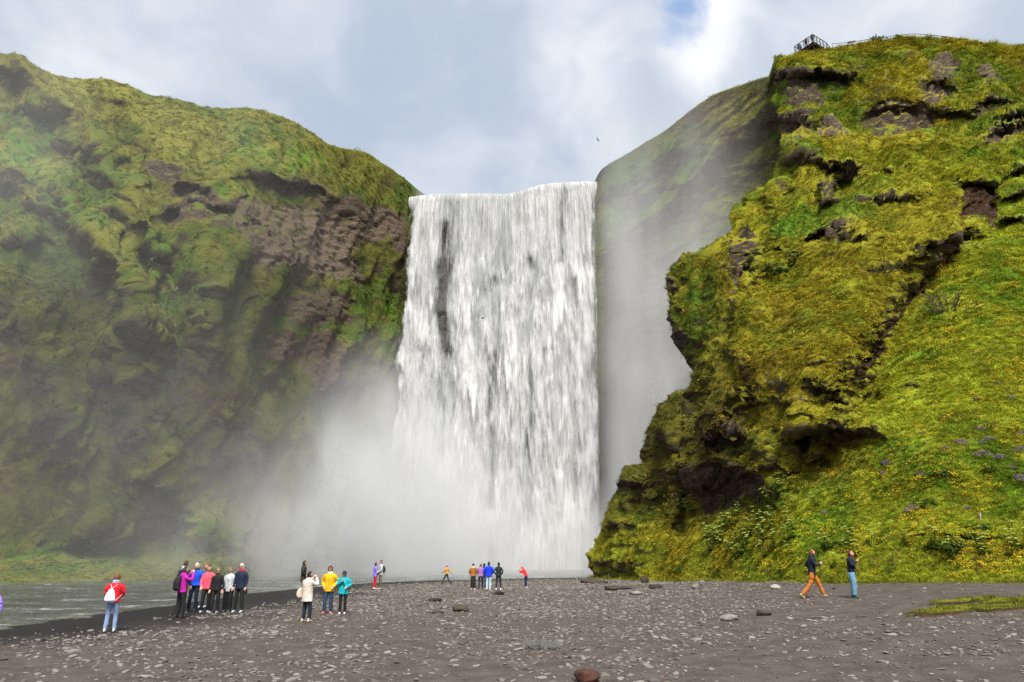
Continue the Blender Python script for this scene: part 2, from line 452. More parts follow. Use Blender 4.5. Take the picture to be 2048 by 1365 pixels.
# ------------------------------------------------------------------ the near hill on the other side
SIL = [(60, 1552), (100, 1556), (112, 1549), (150, 1549), (200, 1546), (260, 1560), (300, 1566), (350, 1545), (375, 1512), (400, 1492), (430, 1462), (458, 1456), (480, 1432), (497, 1405),
       (502, 1372), (522, 1342), (560, 1328), (600, 1328), (640, 1333), (676, 1345), (700, 1364), (738, 1386), (765, 1372), (805, 1325), (822, 1306), (850, 1298), (880, 1284), (924, 1274),
       (930, 1262), (942, 1240), (985, 1222), (1040, 1206), (1090, 1200), (1130, 1190), (1150, 1194), (1190, 1194)]
SKY_R = [(1500, 118), (1552, 112), (1590, 106), (1640, 98), (1690, 90), (1720, 86), (1780, 78), (1830, 74), (1890, 75), (1950, 82), (2048, 92), (2300, 100)]
FOOT = [(1190, 1166), (1300, 1170), (1400, 1170), (1520, 1172), (1600, 1171), (1640, 1165), (1700, 1162), (1850, 1166), (1960, 1170), (2048, 1172), (2300, 1178)]
GX = [1180, 1400, 1640, 1850, 2048, 2300]
GY = [60, 180, 255, 292, 400, 500, 740, 960, 1172]
GD = [[87, 85, 81, 79, 76, 72], [83, 80, 76, 73, 71, 67], [80, 76, 72, 69, 65, 62], [76, 71, 65, 61, 58, 55], [71, 65, 60, 56, 53, 50], [66, 60, 54, 50, 47, 44], [60, 53.5, 46, 42, 39, 36], [58.5, 50.5, 40.5, 36, 33, 30], [57.5, 46.5, 35.5, 31.5, 28.5, 26]]

DIAG = [(2010, 330), (1915, 500), (1800, 640), (1735, 770), (1700, 860), (1620, 960), (1550, 1060), (1480, 1135)]
def build_hill():
    NC, NR = 420, 460
    v = np.linspace(0, 1, NR)[:, None]; uu = np.linspace(0, 1, NC)[None, :]
    # rows follow the skyline at the top and the foot at the bottom
    py = np.zeros((NR, NC)); px = np.zeros((NR, NC))
    py[:] = 1170 + (100 - 1170) * v
    for it in range(6):
        left = np.interp(py, [a for a, b in SIL], [b for a, b in SIL])
        px = left + (2300 - left) * uu ** 0.93
        yt = smooth_interp(px, SKY_R); yb = smooth_interp(px, FOOT)
        py = 0.4 * py + 0.6 * (yb + (yt - yb) * v)
    wobs = fbm(np.stack([py / 28, py * 0 + 3.3, py * 0], -1), 4)
    px = px + (5.0 * wobs) * (1 - uu) ** 8
    rows = np.stack([smooth_interp(px, list(zip(GX, r))) for r in GD], 0)      # depth at each control row
    Y = np.zeros_like(px); gy = np.array(GY, float)
    ii = np.clip(np.searchsorted(gy, py) - 1, 0, len(gy) - 2)
    tt = np.clip((py - gy[ii]) / (gy[ii + 1] - gy[ii]), 0, 1)
    r_ = lambda k: np.take_along_axis(rows, k[None], 0)[0]
    a, b = r_(ii), r_(ii + 1)
    m0 = (b - r_(np.maximum(ii - 1, 0))) / 2; m1 = (r_(np.minimum(ii + 2, len(gy) - 1)) - a) / 2
    Y = (2*tt**3-3*tt**2+1)*a + (tt**3-2*tt**2+tt)*m0*.6 + (-2*tt**3+3*tt**2)*b + (tt**3-tt**2)*m1*.6
    left = np.interp(py, [p for p, q in SIL], [q for p, q in SIL])
    e = px - left
    Y = Y + 3.5 * np.exp(-e / 26) + 1.5 * np.exp(-e / 90)
    rock = np.zeros_like(py); lush = np.zeros_like(py); soil = np.zeros_like(py); amber = np.zeros_like(py)
    wob = fbm(np.stack([px / 40, py / 40, px * 0], -1), 3)
    wq = np.stack([px / 60, py / 45, px * 0], -1)
    wx = px + 18 * fbm(wq + 50, 4, .6) + 9 * fbm(wq * 3.6 + 20, 3, .6); wy = py + 14 * fbm(wq + 80, 4, .6) + 8 * fbm(wq * 3.6 + 30, 3, .6)
    # ---- the crag stands out; the smooth grass slope lies back beyond a diagonal hollow
    dl, sl = poly_dist(wx, wy, DIAG); side = dl * sl                 # positive on the crag side
    wl = sstep(px, 1520, 1400)
    Y = Y - 3.6 * sstep(side, -25, 85) * sstep(py, 330, 470) * (sstep(py, 1000, 800) * (1 - wl) + sstep(py, 1000, 760) * wl)
    Y = Y + 1.3 * np.exp(-(dl / 30) ** 2) * sstep(py, 360, 470) * sstep(py, 1040, 900)
    # ---- the buttress beyond the grass ridge
    d, sd_ = poly_dist(px + 8 * wob, py + 8 * wob, [(1545, 400), (1540, 480), (1532, 520), (1492, 556), (1466, 623), (1446, 674), (1390, 726), (1300, 800)])
    sgn = d * sd_                                              # positive on the left of the line
    beyond = sstep(sgn, -6, 10) * sstep(py, 380, 420) * sstep(py, 790, 735)
    Y = Y + 6.0 * beyond
    Y = Y - 1.2 * np.exp(-(d / 22) ** 2) * (1 - beyond) * sstep(py, 470, 540)
    for xx, wd_, am in [(1372, 30, 3.2), (1432, 26, 3.0), (1500, 40, 2.0)]:
        xr = xx + (py - 600) * -0.12
        Y = Y - am * np.exp(-((px - xr) / wd_) ** 2) * beyond
    rock = np.maximum(rock, beyond * sstep(f_bump(px + 10 * wob, py + 10 * wob, 1492, 520, 44, 90, .15), .35, .6))
    for (x0, y0, rx, ry) in [(1455, 690, 34, 26), (1350, 680, 20, 30), (1340, 600, 10, 60), (1478, 600, 24, 50)]:
        rock = np.maximum(rock, .9 * beyond * sstep(f_bump(px + 10 * wob, py + 10 * wob, x0, y0, rx, ry), .3, .6))
    lush = np.maximum(lush, beyond * f_bump(px, py, 1385, 580, 40, 90))
    cv = f_bump(px, py, 1502, 543, 13, 11)
    Y = Y + 4.0 * sstep(cv, .45, .7); rock = np.maximum(rock, sstep(cv, .35, .5))
    # ---- upper crag under the platform
    ledge = np.interp(px, [1540, 1600, 1700, 1800, 1900, 2048], [275, 272, 272, 276, 270, 240])
    upper = sstep(py - ledge, 6, -10)
    for (x0, y0, rx, ry, rot, amp, rk) in [
        (1615, 128, 90, 34, 0, 4.0, 1.0), (1590, 210, 46, 50, 0, 2.4, .8), (1600, 300, 46, 34, 0, 2.6, .6), (1690, 318, 38, 30, -.2, 2.2, .9), (1745, 330, 46, 16, -.2, 1.2, .6),
        (1800, 190, 80, 46, .1, 2.0, .9), (1880, 150, 50, 30, -.3, 1.8, .7), (1905, 210, 50, 30, 0, 1.8, .7), (1980, 190, 60, 26, .2, 2.2, .8), (2020, 232, 66, 36, .35, 4.5, 1.0), (1990, 140, 40, 28, 0, 1.4, .7),
        (1760, 388, 60, 20, .12, 2.0, 1.0), (1820, 380, 50, 16, .12, 1.4, .7), (1655, 445, 46, 36, .1, 2.8, 1.0), (1700, 470, 40, 22, 0, 1.6, .6), (2040, 330, 40, 26, .2, 2.6, .7), (2036, 375, 40, 26, .2, 2.8, .8), (2030, 425, 50, 26, .2, 2.6, .6),
        (1900, 465, 70, 30, .25, 2.0, .9), (1800, 520, 56, 20, .1, 1.4, .7), (1850, 505, 44, 18, 0, 1.2, .7), (1745, 535, 40, 12, 0, .8, .7), (1800, 460, 60, 30, 0, 1.0, .2),
        (1640, 760, 36, 26, -.1, 1.8, .9), (1600, 790, 36, 22, .1, 1.4, .8), (1670, 785, 30, 22, -.1, 1.2, .8), (1520, 795, 50, 22, 0, 1.0, .4), (1560, 850, 46, 24, .1, 1.0, .5), (1480, 780, 36, 22, .2, 1.0, .4),
        (1680, 842, 80, 36, -.05, 2.2, .7), (1740, 845, 26, 22, -.3, 1.2, .9), (1440, 850, 40, 40, .1, 2.2, 1.0), (1460, 920, 90, 60, -.15, 2.5, 1.0), (1540, 905, 40, 26, -.2, 1.2, .6), (1560, 880, 40, 20, -.1, .9, .6),
        (1340, 860, 30, 26, 0, 1.2, .5), (1330, 930, 34, 20, 0, .9, .5), (1250, 955, 34, 26, .1, 1.6, .7), (1300, 900, 26, 20, .1, 1.0, .5), (1250, 1040, 34, 26, 0, 1.2, .7), (1290, 985, 34, 20, 0, .9, .5), (1210, 1110, 24, 30, 0, .9, .5),
        (1390, 770, 30, 20, .3, .9, .4), (1400, 820, 26, 22, .2, 1.2, .6), (1635, 718, 14, 9, 0, .7, .9), (1602, 682, 12, 8, 0, .5, .8), (1825, 765, 18, 14, 0, .7, .8), (1812, 795, 10, 9, 0, .5, .9), (1800, 830, 22, 9, 0, .4, .6),
        (1590, 360, 26, 22, .1, 1.4, .7), (1560, 345, 18, 24, 0, 1.2, .8), (1900, 330, 40, 14, 0, .6, .4), (1870, 1060, 70, 18, 0, .5, 0), (1960, 1060, 60, 20, 0, .6, 0), (1330, 780, 30, 18, .3, 1.0, .5), (1495, 860, 26, 20, .1, 1.0, .7)]:
        b_, un = f_over(wx, wy, x0, y0, rx * 1.1, ry, rot)
        if amp < 1.5: amp *= .6; rk *= .7
        Y = Y - .8 * amp * b_
        Y = Y + 0.08 * amp * un
        rock = np.maximum(rock, rk * un)
    # rock pillar with a mossy cap, and the pointed tan rock
    a_, b_ = feat_local(px, py, (1655, 380, 24, 30, 0))
    pil = sstep(np.abs(a_), 1.0, .62) * sstep(b_, 1.05, .8) * sstep(b_, -1.1, -.8)
    Y = Y - 2.6 * pil; rock = np.maximum(rock, pil * sstep(b_, .75, .5))
    a_, b_ = feat_local(px, py, (1692, 335, 17, 24, 0))
    pil = sstep(np.abs(a_), 1.0, .6) * sstep(b_, 1.05, .8) * sstep(b_, -1.1, -.8)
    Y = Y - 2.2 * pil; rock = np.maximum(rock, pil * sstep(b_, .6, .3))
    tri = sstep(py - (228 + np.abs(px - 1662) * np.where(px < 1662, 1.0, .78)), 0, 8) * sstep(py, 276, 268)
    Y = Y - 1.6 * tri; rock = np.maximum(rock, tri)
    tan = tri.copy()
    # big dark face
    df = sstep(f_bump(px + 14 * wob, py + 8 * wob, 1800, 238, 84, 48), .3, .55) * upper
    Y = Y + 0.9 * df; rock = np.maximum(rock, df)
    for (x0, y0, rx, ry, t_) in [(1885, 135, 36, 34, .6), (1870, 185, 40, 24, .6), (1975, 150, 20, 34, .8), (1530, 250, 14, 36, 0), (1590, 250, 34, 50, 0), (1610, 190, 56, 30, 0)]:
        mm = sstep(f_bump(wx + 16 * wob, wy + 16 * wob, x0, y0, rx, ry) + .35 * fbm(np.stack([px / 14, py / 14, px * 0], -1), 3, .6), .32, .62)
        rock = np.maximum(rock, mm * .95); tan = np.maximum(tan, mm * t_)
    cv = f_bump(px + 6 * wob, py + 4 * wob, 2030, 236, 50, 17, .2)
    Y = Y + 5.0 * sstep(cv, .4, .75); rock = np.maximum(rock, sstep(cv, .35, .6))
    # bare red-brown earth
    so = sstep(px + 14 * wob, 1918, 1930) * sstep(px + 14 * wob, 2002, 1986) * sstep(py + 8 * wob, 362, 370) * sstep(py + 10 * wob + (1930 - px) * .3, 440, 425)
    Y = Y + 1.6 * so; soil = np.maximum(soil, so)
    d, sd_ = poly_dist(px + 9 * wob, py + 9 * wob, [(1905, 500), (1860, 545), (1800, 625), (1770, 680), (1725, 735), (1700, 790), (1690, 830)])
    gl = np.exp(-(d / 17) ** 2)
    gn = fbm(np.stack([px / 22, py / 22, px * 0 + 9], -1), 4, .6)
    Y = Y + .8 * gl * (.6 + gn); soil = np.maximum(soil, .85 * sstep(gl * (.9 + 1.4 * gn), .42, .85) * (1 - .75 * sstep(py, 720, 800)))
    # big earthy overhang face low down, and the slot beside it
    fc = sstep(f_bump(px + 12 * wob, py + 10 * wob, 1438, 975, 78, 66, -.35), .36, .6)
    Y = Y + .9 * fc * sstep(py, 930, 1030); rock = np.maximum(rock, fc)
    d, sd_ = poly_dist(px + 5 * wob, py, [(1618, 845), (1604, 900), (1590, 950)])
    rock = np.maximum(rock, .95 * sstep(np.exp(-(d / 12) ** 2), .4, .7)); Y = Y + 1.6 * np.exp(-(d / 11) ** 2)
    d, sd_ = poly_dist(px + 6 * wob, py, [(1375, 800), (1368, 900), (1378, 990), (1360, 1060)])
    Y = Y + 1.8 * np.exp(-(d / 14) ** 2); rock = np.maximum(rock, .5 * sstep(np.exp(-(d / 9) ** 2), .4, .7))
    # spur running down from the pillar, broad shoulders
    for pts, wd_, am in [([(1610, 300), (1600, 380), (1560, 470)], 40, 1.5), ([(1500, 620), (1470, 720), (1420, 820), (1400, 900)], 40, 2.0), ([(1700, 560), (1640, 660), (1560, 760)], 60, 1.5), ([(2048, 560), (1950, 700), (1850, 900)], 120, 1.2), ([(1760, 640), (1700, 800)], 40, 1.0)]:
        d, sd_ = poly_dist(px, py, pts); Y = Y - am * np.exp(-(d / wd_) ** 2)
    for (x0, y0, rx, ry, w_) in [(1600, 1100, 500, 60, .5), (1560, 1040, 140, 60, .9), (1900, 980, 260, 140, .55), (1940, 640, 160, 100, .6), (1590, 440, 80, 60, .8), (1560, 550, 50, 30, .9), (1960, 300, 120, 24, .8), (1670, 190, 40, 40, .8), (1290, 1000, 80, 90, .7), (1920, 510, 60, 40, .7), (1680, 430, 60, 40, .3)]:
        lush = np.maximum(lush, w_ * f_bump(px, py, x0, y0, rx, ry))
    for (x0, y0, rx, ry, w_) in [(1530, 760, 90, 60, .9), (1660, 920, 80, 70, .9), (1560, 640, 100, 50, .5), (1450, 850, 90, 60, .8), (1500, 940, 50, 40, 1.0), (1640, 640, 60, 30, .5), (1700, 350, 50, 30, .4), (1580, 310, 40, 30, .4), (1300, 880, 60, 70, .5)]:
        amber = np.maximum(amber, w_ * f_bump(px, py, x0, y0, rx, ry))
    V = P(px, py, Y)
    N = grid_normals(V)
    if N[..., 1].mean() > 0: N = -N
    smooth_zone = sstep(side, 10, -60) * sstep(py, 340, 450)
    smooth_zone = np.maximum(smooth_zone, sstep(py, 1010, 1100) * sstep(px, 1260, 1330))
    smooth_zone = np.maximum(smooth_zone, .75 * sstep(px, 1480, 1560) * sstep(py, 500, 560) * sstep(py, 780, 700))
    crag = 1.0 - 0.85 * smooth_zone
    capf = sstep(v + 0 * px, 1.0, .95)
    d = 0.7 * fbm(V / np.array([7, 7, 8.]), 3) + 1.5 * crag * fbm(V / np.array([5.0, 5.0, 5.6]) + 9, 4, .45, kind=1) + 0.30 * crag * fbm(V / 1.5 + 3, 3, kind=1)
    d = d + 0.60 * crag * strata(V, 2.2, 2.6, 4.0) * np.clip(0.2 + 1.6 * fbm(V / 4 + 40, 3), 0, 1.2) + 0.16 * strata(V, .62, 1.6, 14.0) * (0.35 + .65 * crag) * np.clip(0.3 + 1.5 * fbm(V / 2.4 + 70, 2), 0, 1.2)
    d = d + 0.13 * fbm(V / 0.55 + 31, 3, kind=1)
    d = d + np.clip(rock + soil, 0, 1) * (.55 * fbm(V / np.array([1.5, 1.5, .9]) + 55, 4, .6, kind=2) + .12 * fbm(V / .4 + 5, 2, kind=2))
    d = d * (0.3 + 0.7 * capf) * sstep(v + 0 * px, -.01, .03)
    V = V + N * d[..., None]
    # top: plateau behind the skyline
    step = np.array([.8, 2, 4, 7, 11, 17, 25, 36, 50, 70, 100, 140])
    top = V[-1]; back = [V]
    for q in step:
        T = top.copy(); T[:, 1] += q; T[:, 0] += .15 * q
        T[:, 2] += 0.08 * q * math.exp(-q / 40) - 0.02 * q + .5 * fbm(T / 6., 3) * min(1, q / 6)
        back.append(T[None])
    V = np.concatenate(back, 0)
    ext = lambda a: np.concatenate([a, np.repeat(a[-1:], len(step), 0) * .2], 0)
    rock, lush, soil, amber, tan = map(ext, (rock, lush, soil, amber, tan))
    # left: the flank that turns away behind the outline
    cols = []
    for q in [0.7, 1.7, 3.2, 5.5, 9, 14, 21, 30, 42, 60]:
        T = V[:, 0].copy()
        away = T[:, :2] / np.linalg.norm(T[:, :2], axis=1)[:, None]
        T[:, :2] += away * q; T[:, 0] += .22 * q
        T[:, 2] -= .05 * q
        T += .5 * fbm(T / 3., 3, kind=1)[:, None] * min(1, q / 3) * np.array([.3, 1, .3])
        cols.append(T[:, None])
    V = np.concatenate(cols[::-1] + [V], 1)
    n = len(cols)
    padl = lambda a: np.concatenate([np.repeat(a[:, :1], n, 1), a], 1)
    return V, n, padl(rock), padl(lush), padl(soil), padl(amber), padl(tan)

HILL_V, HILL_PAD, h_rock, h_lush, h_soil, h_amber, h_tan = build_hill()

def cliff_material(name):
    """Moss and grass over dark tuff: green where it faces up, rock where it overhangs or is bare."""
    m, t, b = new_mat(name)
    geo = t.node('ShaderNodeNewGeometry')
    pos = geo.outputs['Position']
    nz = t.node('ShaderNodeSeparateXYZ'); t.put(nz.inputs[0], geo.outputs['Normal']); nz = nz.outputs[2]
    n3 = t.noise(t.scaled(pos, (1, 1, 1.5)), 2.4, 5, 0.7)
    q3 = t.math('SUBTRACT', n3, .5)
    n4 = t.noise(t.scaled(pos, (1, 1, 2.0)), 11.0, 2, 0.7)
    g = t.attr('gcol', out='Color')
    k = t.math('ADD', t.math('MULTIPLY', q3, 1.0), t.math('MULTIPLY', t.math('SUBTRACT', n4, .5), .9))
    g = t.mix(t.ramp(k, .02, .40), g, t.mix(1.0, g, (.30, .34, .45), 'MULTIPLY'))
    g = t.mix(t.ramp(k, -.02, -.40), g, t.mix(1.0, g, (1.5, 1.4, 1.3), 'MULTIPLY'))
    rk = t.mix(t.ramp(n3, .35, .7), (.050, .037, .027), (.130, .096, .070))
    rk = t.mix(t.math('MULTIPLY', t.attr('tan'), .9, clamp=True), rk, t.mix(t.ramp(n3, .3, .7), (.085, .063, .047), (.195, .148, .112)))
    rk = t.mix(t.math('MULTIPLY', t.ramp(n4, .5, .65), .5), rk, (.028, .022, .017))
    so = t.mix(t.ramp(n3, .35, .7), (.040, .022, .013), (.085, .050, .030))
    steep = t.ramp(t.math('ADD', nz, t.math('MULTIPLY', q3, .9)), .05, -.35)
    f = t.math('MAXIMUM', t.math('MULTIPLY', steep, .9), t.ramp(t.math('ADD', t.attr('rock'), t.math('ADD', t.math('MULTIPLY', q3, 1.4), t.math('MULTIPLY', t.math('SUBTRACT', n4, .5), .5))), .34, .62))
    f = t.math('MULTIPLY', f, t.ramp(t.math('ADD', nz, t.math('MULTIPLY', q3, .9)), .70, .45))     # moss settles on every ledge
    c = t.mix(f, g, rk)
    c = t.mix(t.ramp(t.math('ADD', t.attr('soil'), t.math('MULTIPLY', q3, .6)), .35, .6), c, so)
    t.put(b.inputs['Base Color'], c)
    b.inputs['Roughness'].default_value = 0.92
    b.inputs['Specular IOR Level'].default_value = 0.10
    bn = t.node('ShaderNodeBump'); bn.inputs['Strength'].default_value = 1.0; bn.inputs['Distance'].default_value = 0.3
    t.put(bn.inputs['Height'], n3)
    t.put(b.inputs['Normal'], bn.outputs[0])
    return m
MAT_CLIFF = MAT_HILL = cliff_material('mossy_cliff')

def sheet(name, V, attrs, mat, gcol, label):
    nr, nc = V.shape[:2]
    f = grid_faces(nr, nc)
    me = mesh_np(name, V.reshape(-1, 3), f)
    for k, a in attrs.items(): set_attr(me, k, a)
    set_col(me, 'gcol', gcol)
    return tag(link(name, me, mat), label, 'cliff', kind='structure')
def cut(a, lo, hi): return a[:, lo:hi]
i1 = int(np.searchsorted(CLIFF_U, 830)); i2 = int(np.searchsorted(CLIFF_U, 1188))
zero = np.zeros_like(c_rock)
qx, qy = pix(CLIFF_V[..., 0], CLIFF_V[..., 1], CLIFF_V[..., 2])
c_shade_damp = np.clip(1.0 * sstep(qy, 430, 640) * sstep(qx, -100, 60) + .5 * sstep(qy, 300, 380) * sstep(qx, 220, 330), 0, 1) * sstep(qx, 1190, 1000) * (1 - .6 * c_lush) * (1 - .6 * sstep(qy, 1070, 1120) * sstep(qx, 520, 420))  # shade of the steep overhanging wall plus wet moss, put into the colour
c_gcol = moss_colour(CLIFF_V, c_lush, zero, c_shade_damp, True)
c_gcol = mixc(c_gcol, (.18, .18, .175), sstep(qx, 825, 845) * sstep(qx, 1194, 1188) * (np.arange(CLIFF_V.shape[0])[:, None] < 331))
h_shade = np.zeros_like(h_rock)
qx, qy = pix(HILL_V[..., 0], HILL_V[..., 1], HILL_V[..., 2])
h_shade = .85 * sstep(qx, 1600, 1400) * sstep(qy, 690, 800) * sstep(qy, 1080, 1000) + .4 * sstep(qx, 1480, 1440) * sstep(qy, 480, 520) * sstep(qy, 760, 700)  # shade of the left-facing crag painted into the moss colour
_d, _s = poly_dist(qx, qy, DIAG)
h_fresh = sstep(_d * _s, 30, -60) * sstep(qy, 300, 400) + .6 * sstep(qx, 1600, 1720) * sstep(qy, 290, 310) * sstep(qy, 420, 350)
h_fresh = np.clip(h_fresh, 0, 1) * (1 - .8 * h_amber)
h_gcol = moss_colour(HILL_V, h_lush, h_amber, h_shade, False, h_fresh)
LAB = {'cliff_left': 'mossy cliff and grass slope standing beside the river', 'cliff_behind_fall': 'dark wet rock wall behind the falling water', 'cliff_right': 'misty green cliff rising behind the near hill'}
for nm, lo, hi in (('cliff_left', 0, i1 + 1), ('cliff_behind_fall', i1, i2 + 1), ('cliff_right', i2, len(CLIFF_U))):
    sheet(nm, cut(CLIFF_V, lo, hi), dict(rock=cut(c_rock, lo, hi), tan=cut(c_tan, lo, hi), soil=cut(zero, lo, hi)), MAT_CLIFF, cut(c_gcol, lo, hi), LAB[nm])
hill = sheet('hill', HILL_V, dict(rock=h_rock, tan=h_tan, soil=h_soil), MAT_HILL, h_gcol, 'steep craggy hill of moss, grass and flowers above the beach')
hill['category'] = 'hill'
# ------------------------------------------------------------------ beach and water
def build_beach():
    # polar-like grid, finer near the camera
    ys = np.concatenate([np.linspace(-12, 9, 24)[:-1], np.geomspace(9, 80, 420), np.geomspace(80, 130, 20)[1:]])
    tx = np.linspace(-1, 1, 420)
    X = np.sign(tx)[None, :] * (np.abs(tx)[None, :] ** 1.05) * (14 + 0.80 * np.maximum(ys, 8))[:, None] * 1.25
    Y = np.broadcast_to(ys[:, None], X.shape)
    Z = ground_z(X, Y)
    V = np.stack([X, Y, Z], -1)
    sd_ = shore_d(X, Y)
    me = mesh_np('beach', V.reshape(-1, 3), grid_faces(*X.shape))
    set_attr(me, 'shore', sd_)
    return me
m, t, b = new_mat('black_gravel')
pos = t.node('ShaderNodeNewGeometry').outputs['Position']
n1 = t.noise(pos, .18, 4, .6); n2 = t.noise(pos, 1.6, 4, .65); n3 = t.noise(pos, 14., 4, .7); n4 = t.noise(pos, 55., 3, .7)
vo = t.node('ShaderNodeTexVoronoi'); t.put(vo.inputs['Vector'], pos); vo.inputs['Scale'].default_value = 17.0
dry = t.mix(t.ramp(n2, .3, .7), (.062, .050, .043), (.106, .088, .076))
dry = t.mix(t.math('MULTIPLY', t.ramp(n3, .52, .72), .7), dry, (.135, .118, .106))
dry = t.mix(t.math('MULTIPLY', t.ramp(n4, .45, .7), .6), dry, (.028, .023, .020))
dry = t.mix(t.ramp(t.math('ADD', vo.outputs['Distance'], t.math('MULTIPLY', t.math('SUBTRACT', n2, .5), -.4)), .18, .08), dry, (.165, .150, .138))
wetc = t.mix(t.ramp(n3, .4, .7), (.010, .009, .009), (.024, .021, .020))
s_ = t.math('ADD', t.attr('shore'), t.math('MULTIPLY', t.math('SUBTRACT', n1, .5), 6.0))
s_ = t.math('ADD', s_, t.math('MULTIPLY', t.math('SUBTRACT', n2, .5), 2.0))
wet = t.ramp(s_, 10.5, 5.0)
t.put(b.inputs['Base Color'], t.mix(wet, dry, wetc))
t.put(b.inputs['Roughness'], t.ramp(wet, 0, 1, .9, .68))
b.inputs['Specular IOR Level'].default_value = .18
bn = t.node('ShaderNodeBump'); bn.inputs['Strength'].default_value = .8; bn.inputs['Distance'].default_value = .03
t.put(bn.inputs['Height'], t.math('ADD', n3, t.math('MULTIPLY', n4, .5))); t.put(b.inputs['Normal'], bn.outputs[0])
beach = tag(link('beach', build_beach(), m), kind='structure')
MAT_BEACH = m

# far ground sheet out to the horizon
me = mesh_np('ground', np.array([(-900, -900, -1.9), (900, -900, -1.9), (900, 900, -1.9), (-900, 900, -1.9)], float), np.array([[0, 1, 2, 3]]))
gm = simple_mat('far_ground', (.06, .055, .05), .95, .2, .02)
tag(link('ground', me, gm), kind='structure')

# river: a shallow, fast, grey-green sheet with ripples
def build_river():
    xs = np.linspace(-75, 60, 560); ys = np.concatenate([np.linspace(8, 72, 420), np.linspace(72.5, 116, 60)])
    X, Y = np.meshgrid(xs, ys)
    sd_ = shore_d(X, Y)
    p = np.stack([X * .8 + .35 * Y, Y * 1.5, X * 0], -1)
    Z = WATER_Z + (.055 * fbm(p / 1.7, 4, .6, kind=2) + .05 * fbm(p / 6. + 3, 2)) * sstep(sd_, .5, -2.0)
    return mesh_np('river', np.stack([X, Y, Z], -1).reshape(-1, 3), grid_faces(*X.shape))
m, t, b = new_mat('river_water')
pos = t.node('ShaderNodeNewGeometry').outputs['Position']
fl = t.scaled(pos, (.85, 1.25, 1.))
r1 = t.noise(fl, 1.5, 5, .65, .6); r2 = t.noise(fl, .35, 3, .6)
foam = t.math('MULTIPLY', t.ramp(t.math('ADD', r1, t.math('MULTIPLY', t.math('SUBTRACT', r2, .5), .9)), .58, .80), .42)
c = t.mix(t.ramp(r2, .3, .7), (.045, .050, .042), (.090, .094, .084))
t.put(b.inputs['Base Color'], t.mix(foam, c, (.55, .57, .56)))
t.put(b.inputs['Roughness'], t.ramp(foam, 0, 1, .22, .7))
b.inputs['IOR'].default_value = 1.33
bn = t.node('ShaderNodeBump'); bn.inputs['Strength'].default_value = .7; bn.inputs['Distance'].default_value = .12
t.put(bn.inputs['Height'], r1); t.put(b.inputs['Normal'], bn.outputs[0])
tag(link('river', build_river(), m), kind='structure')
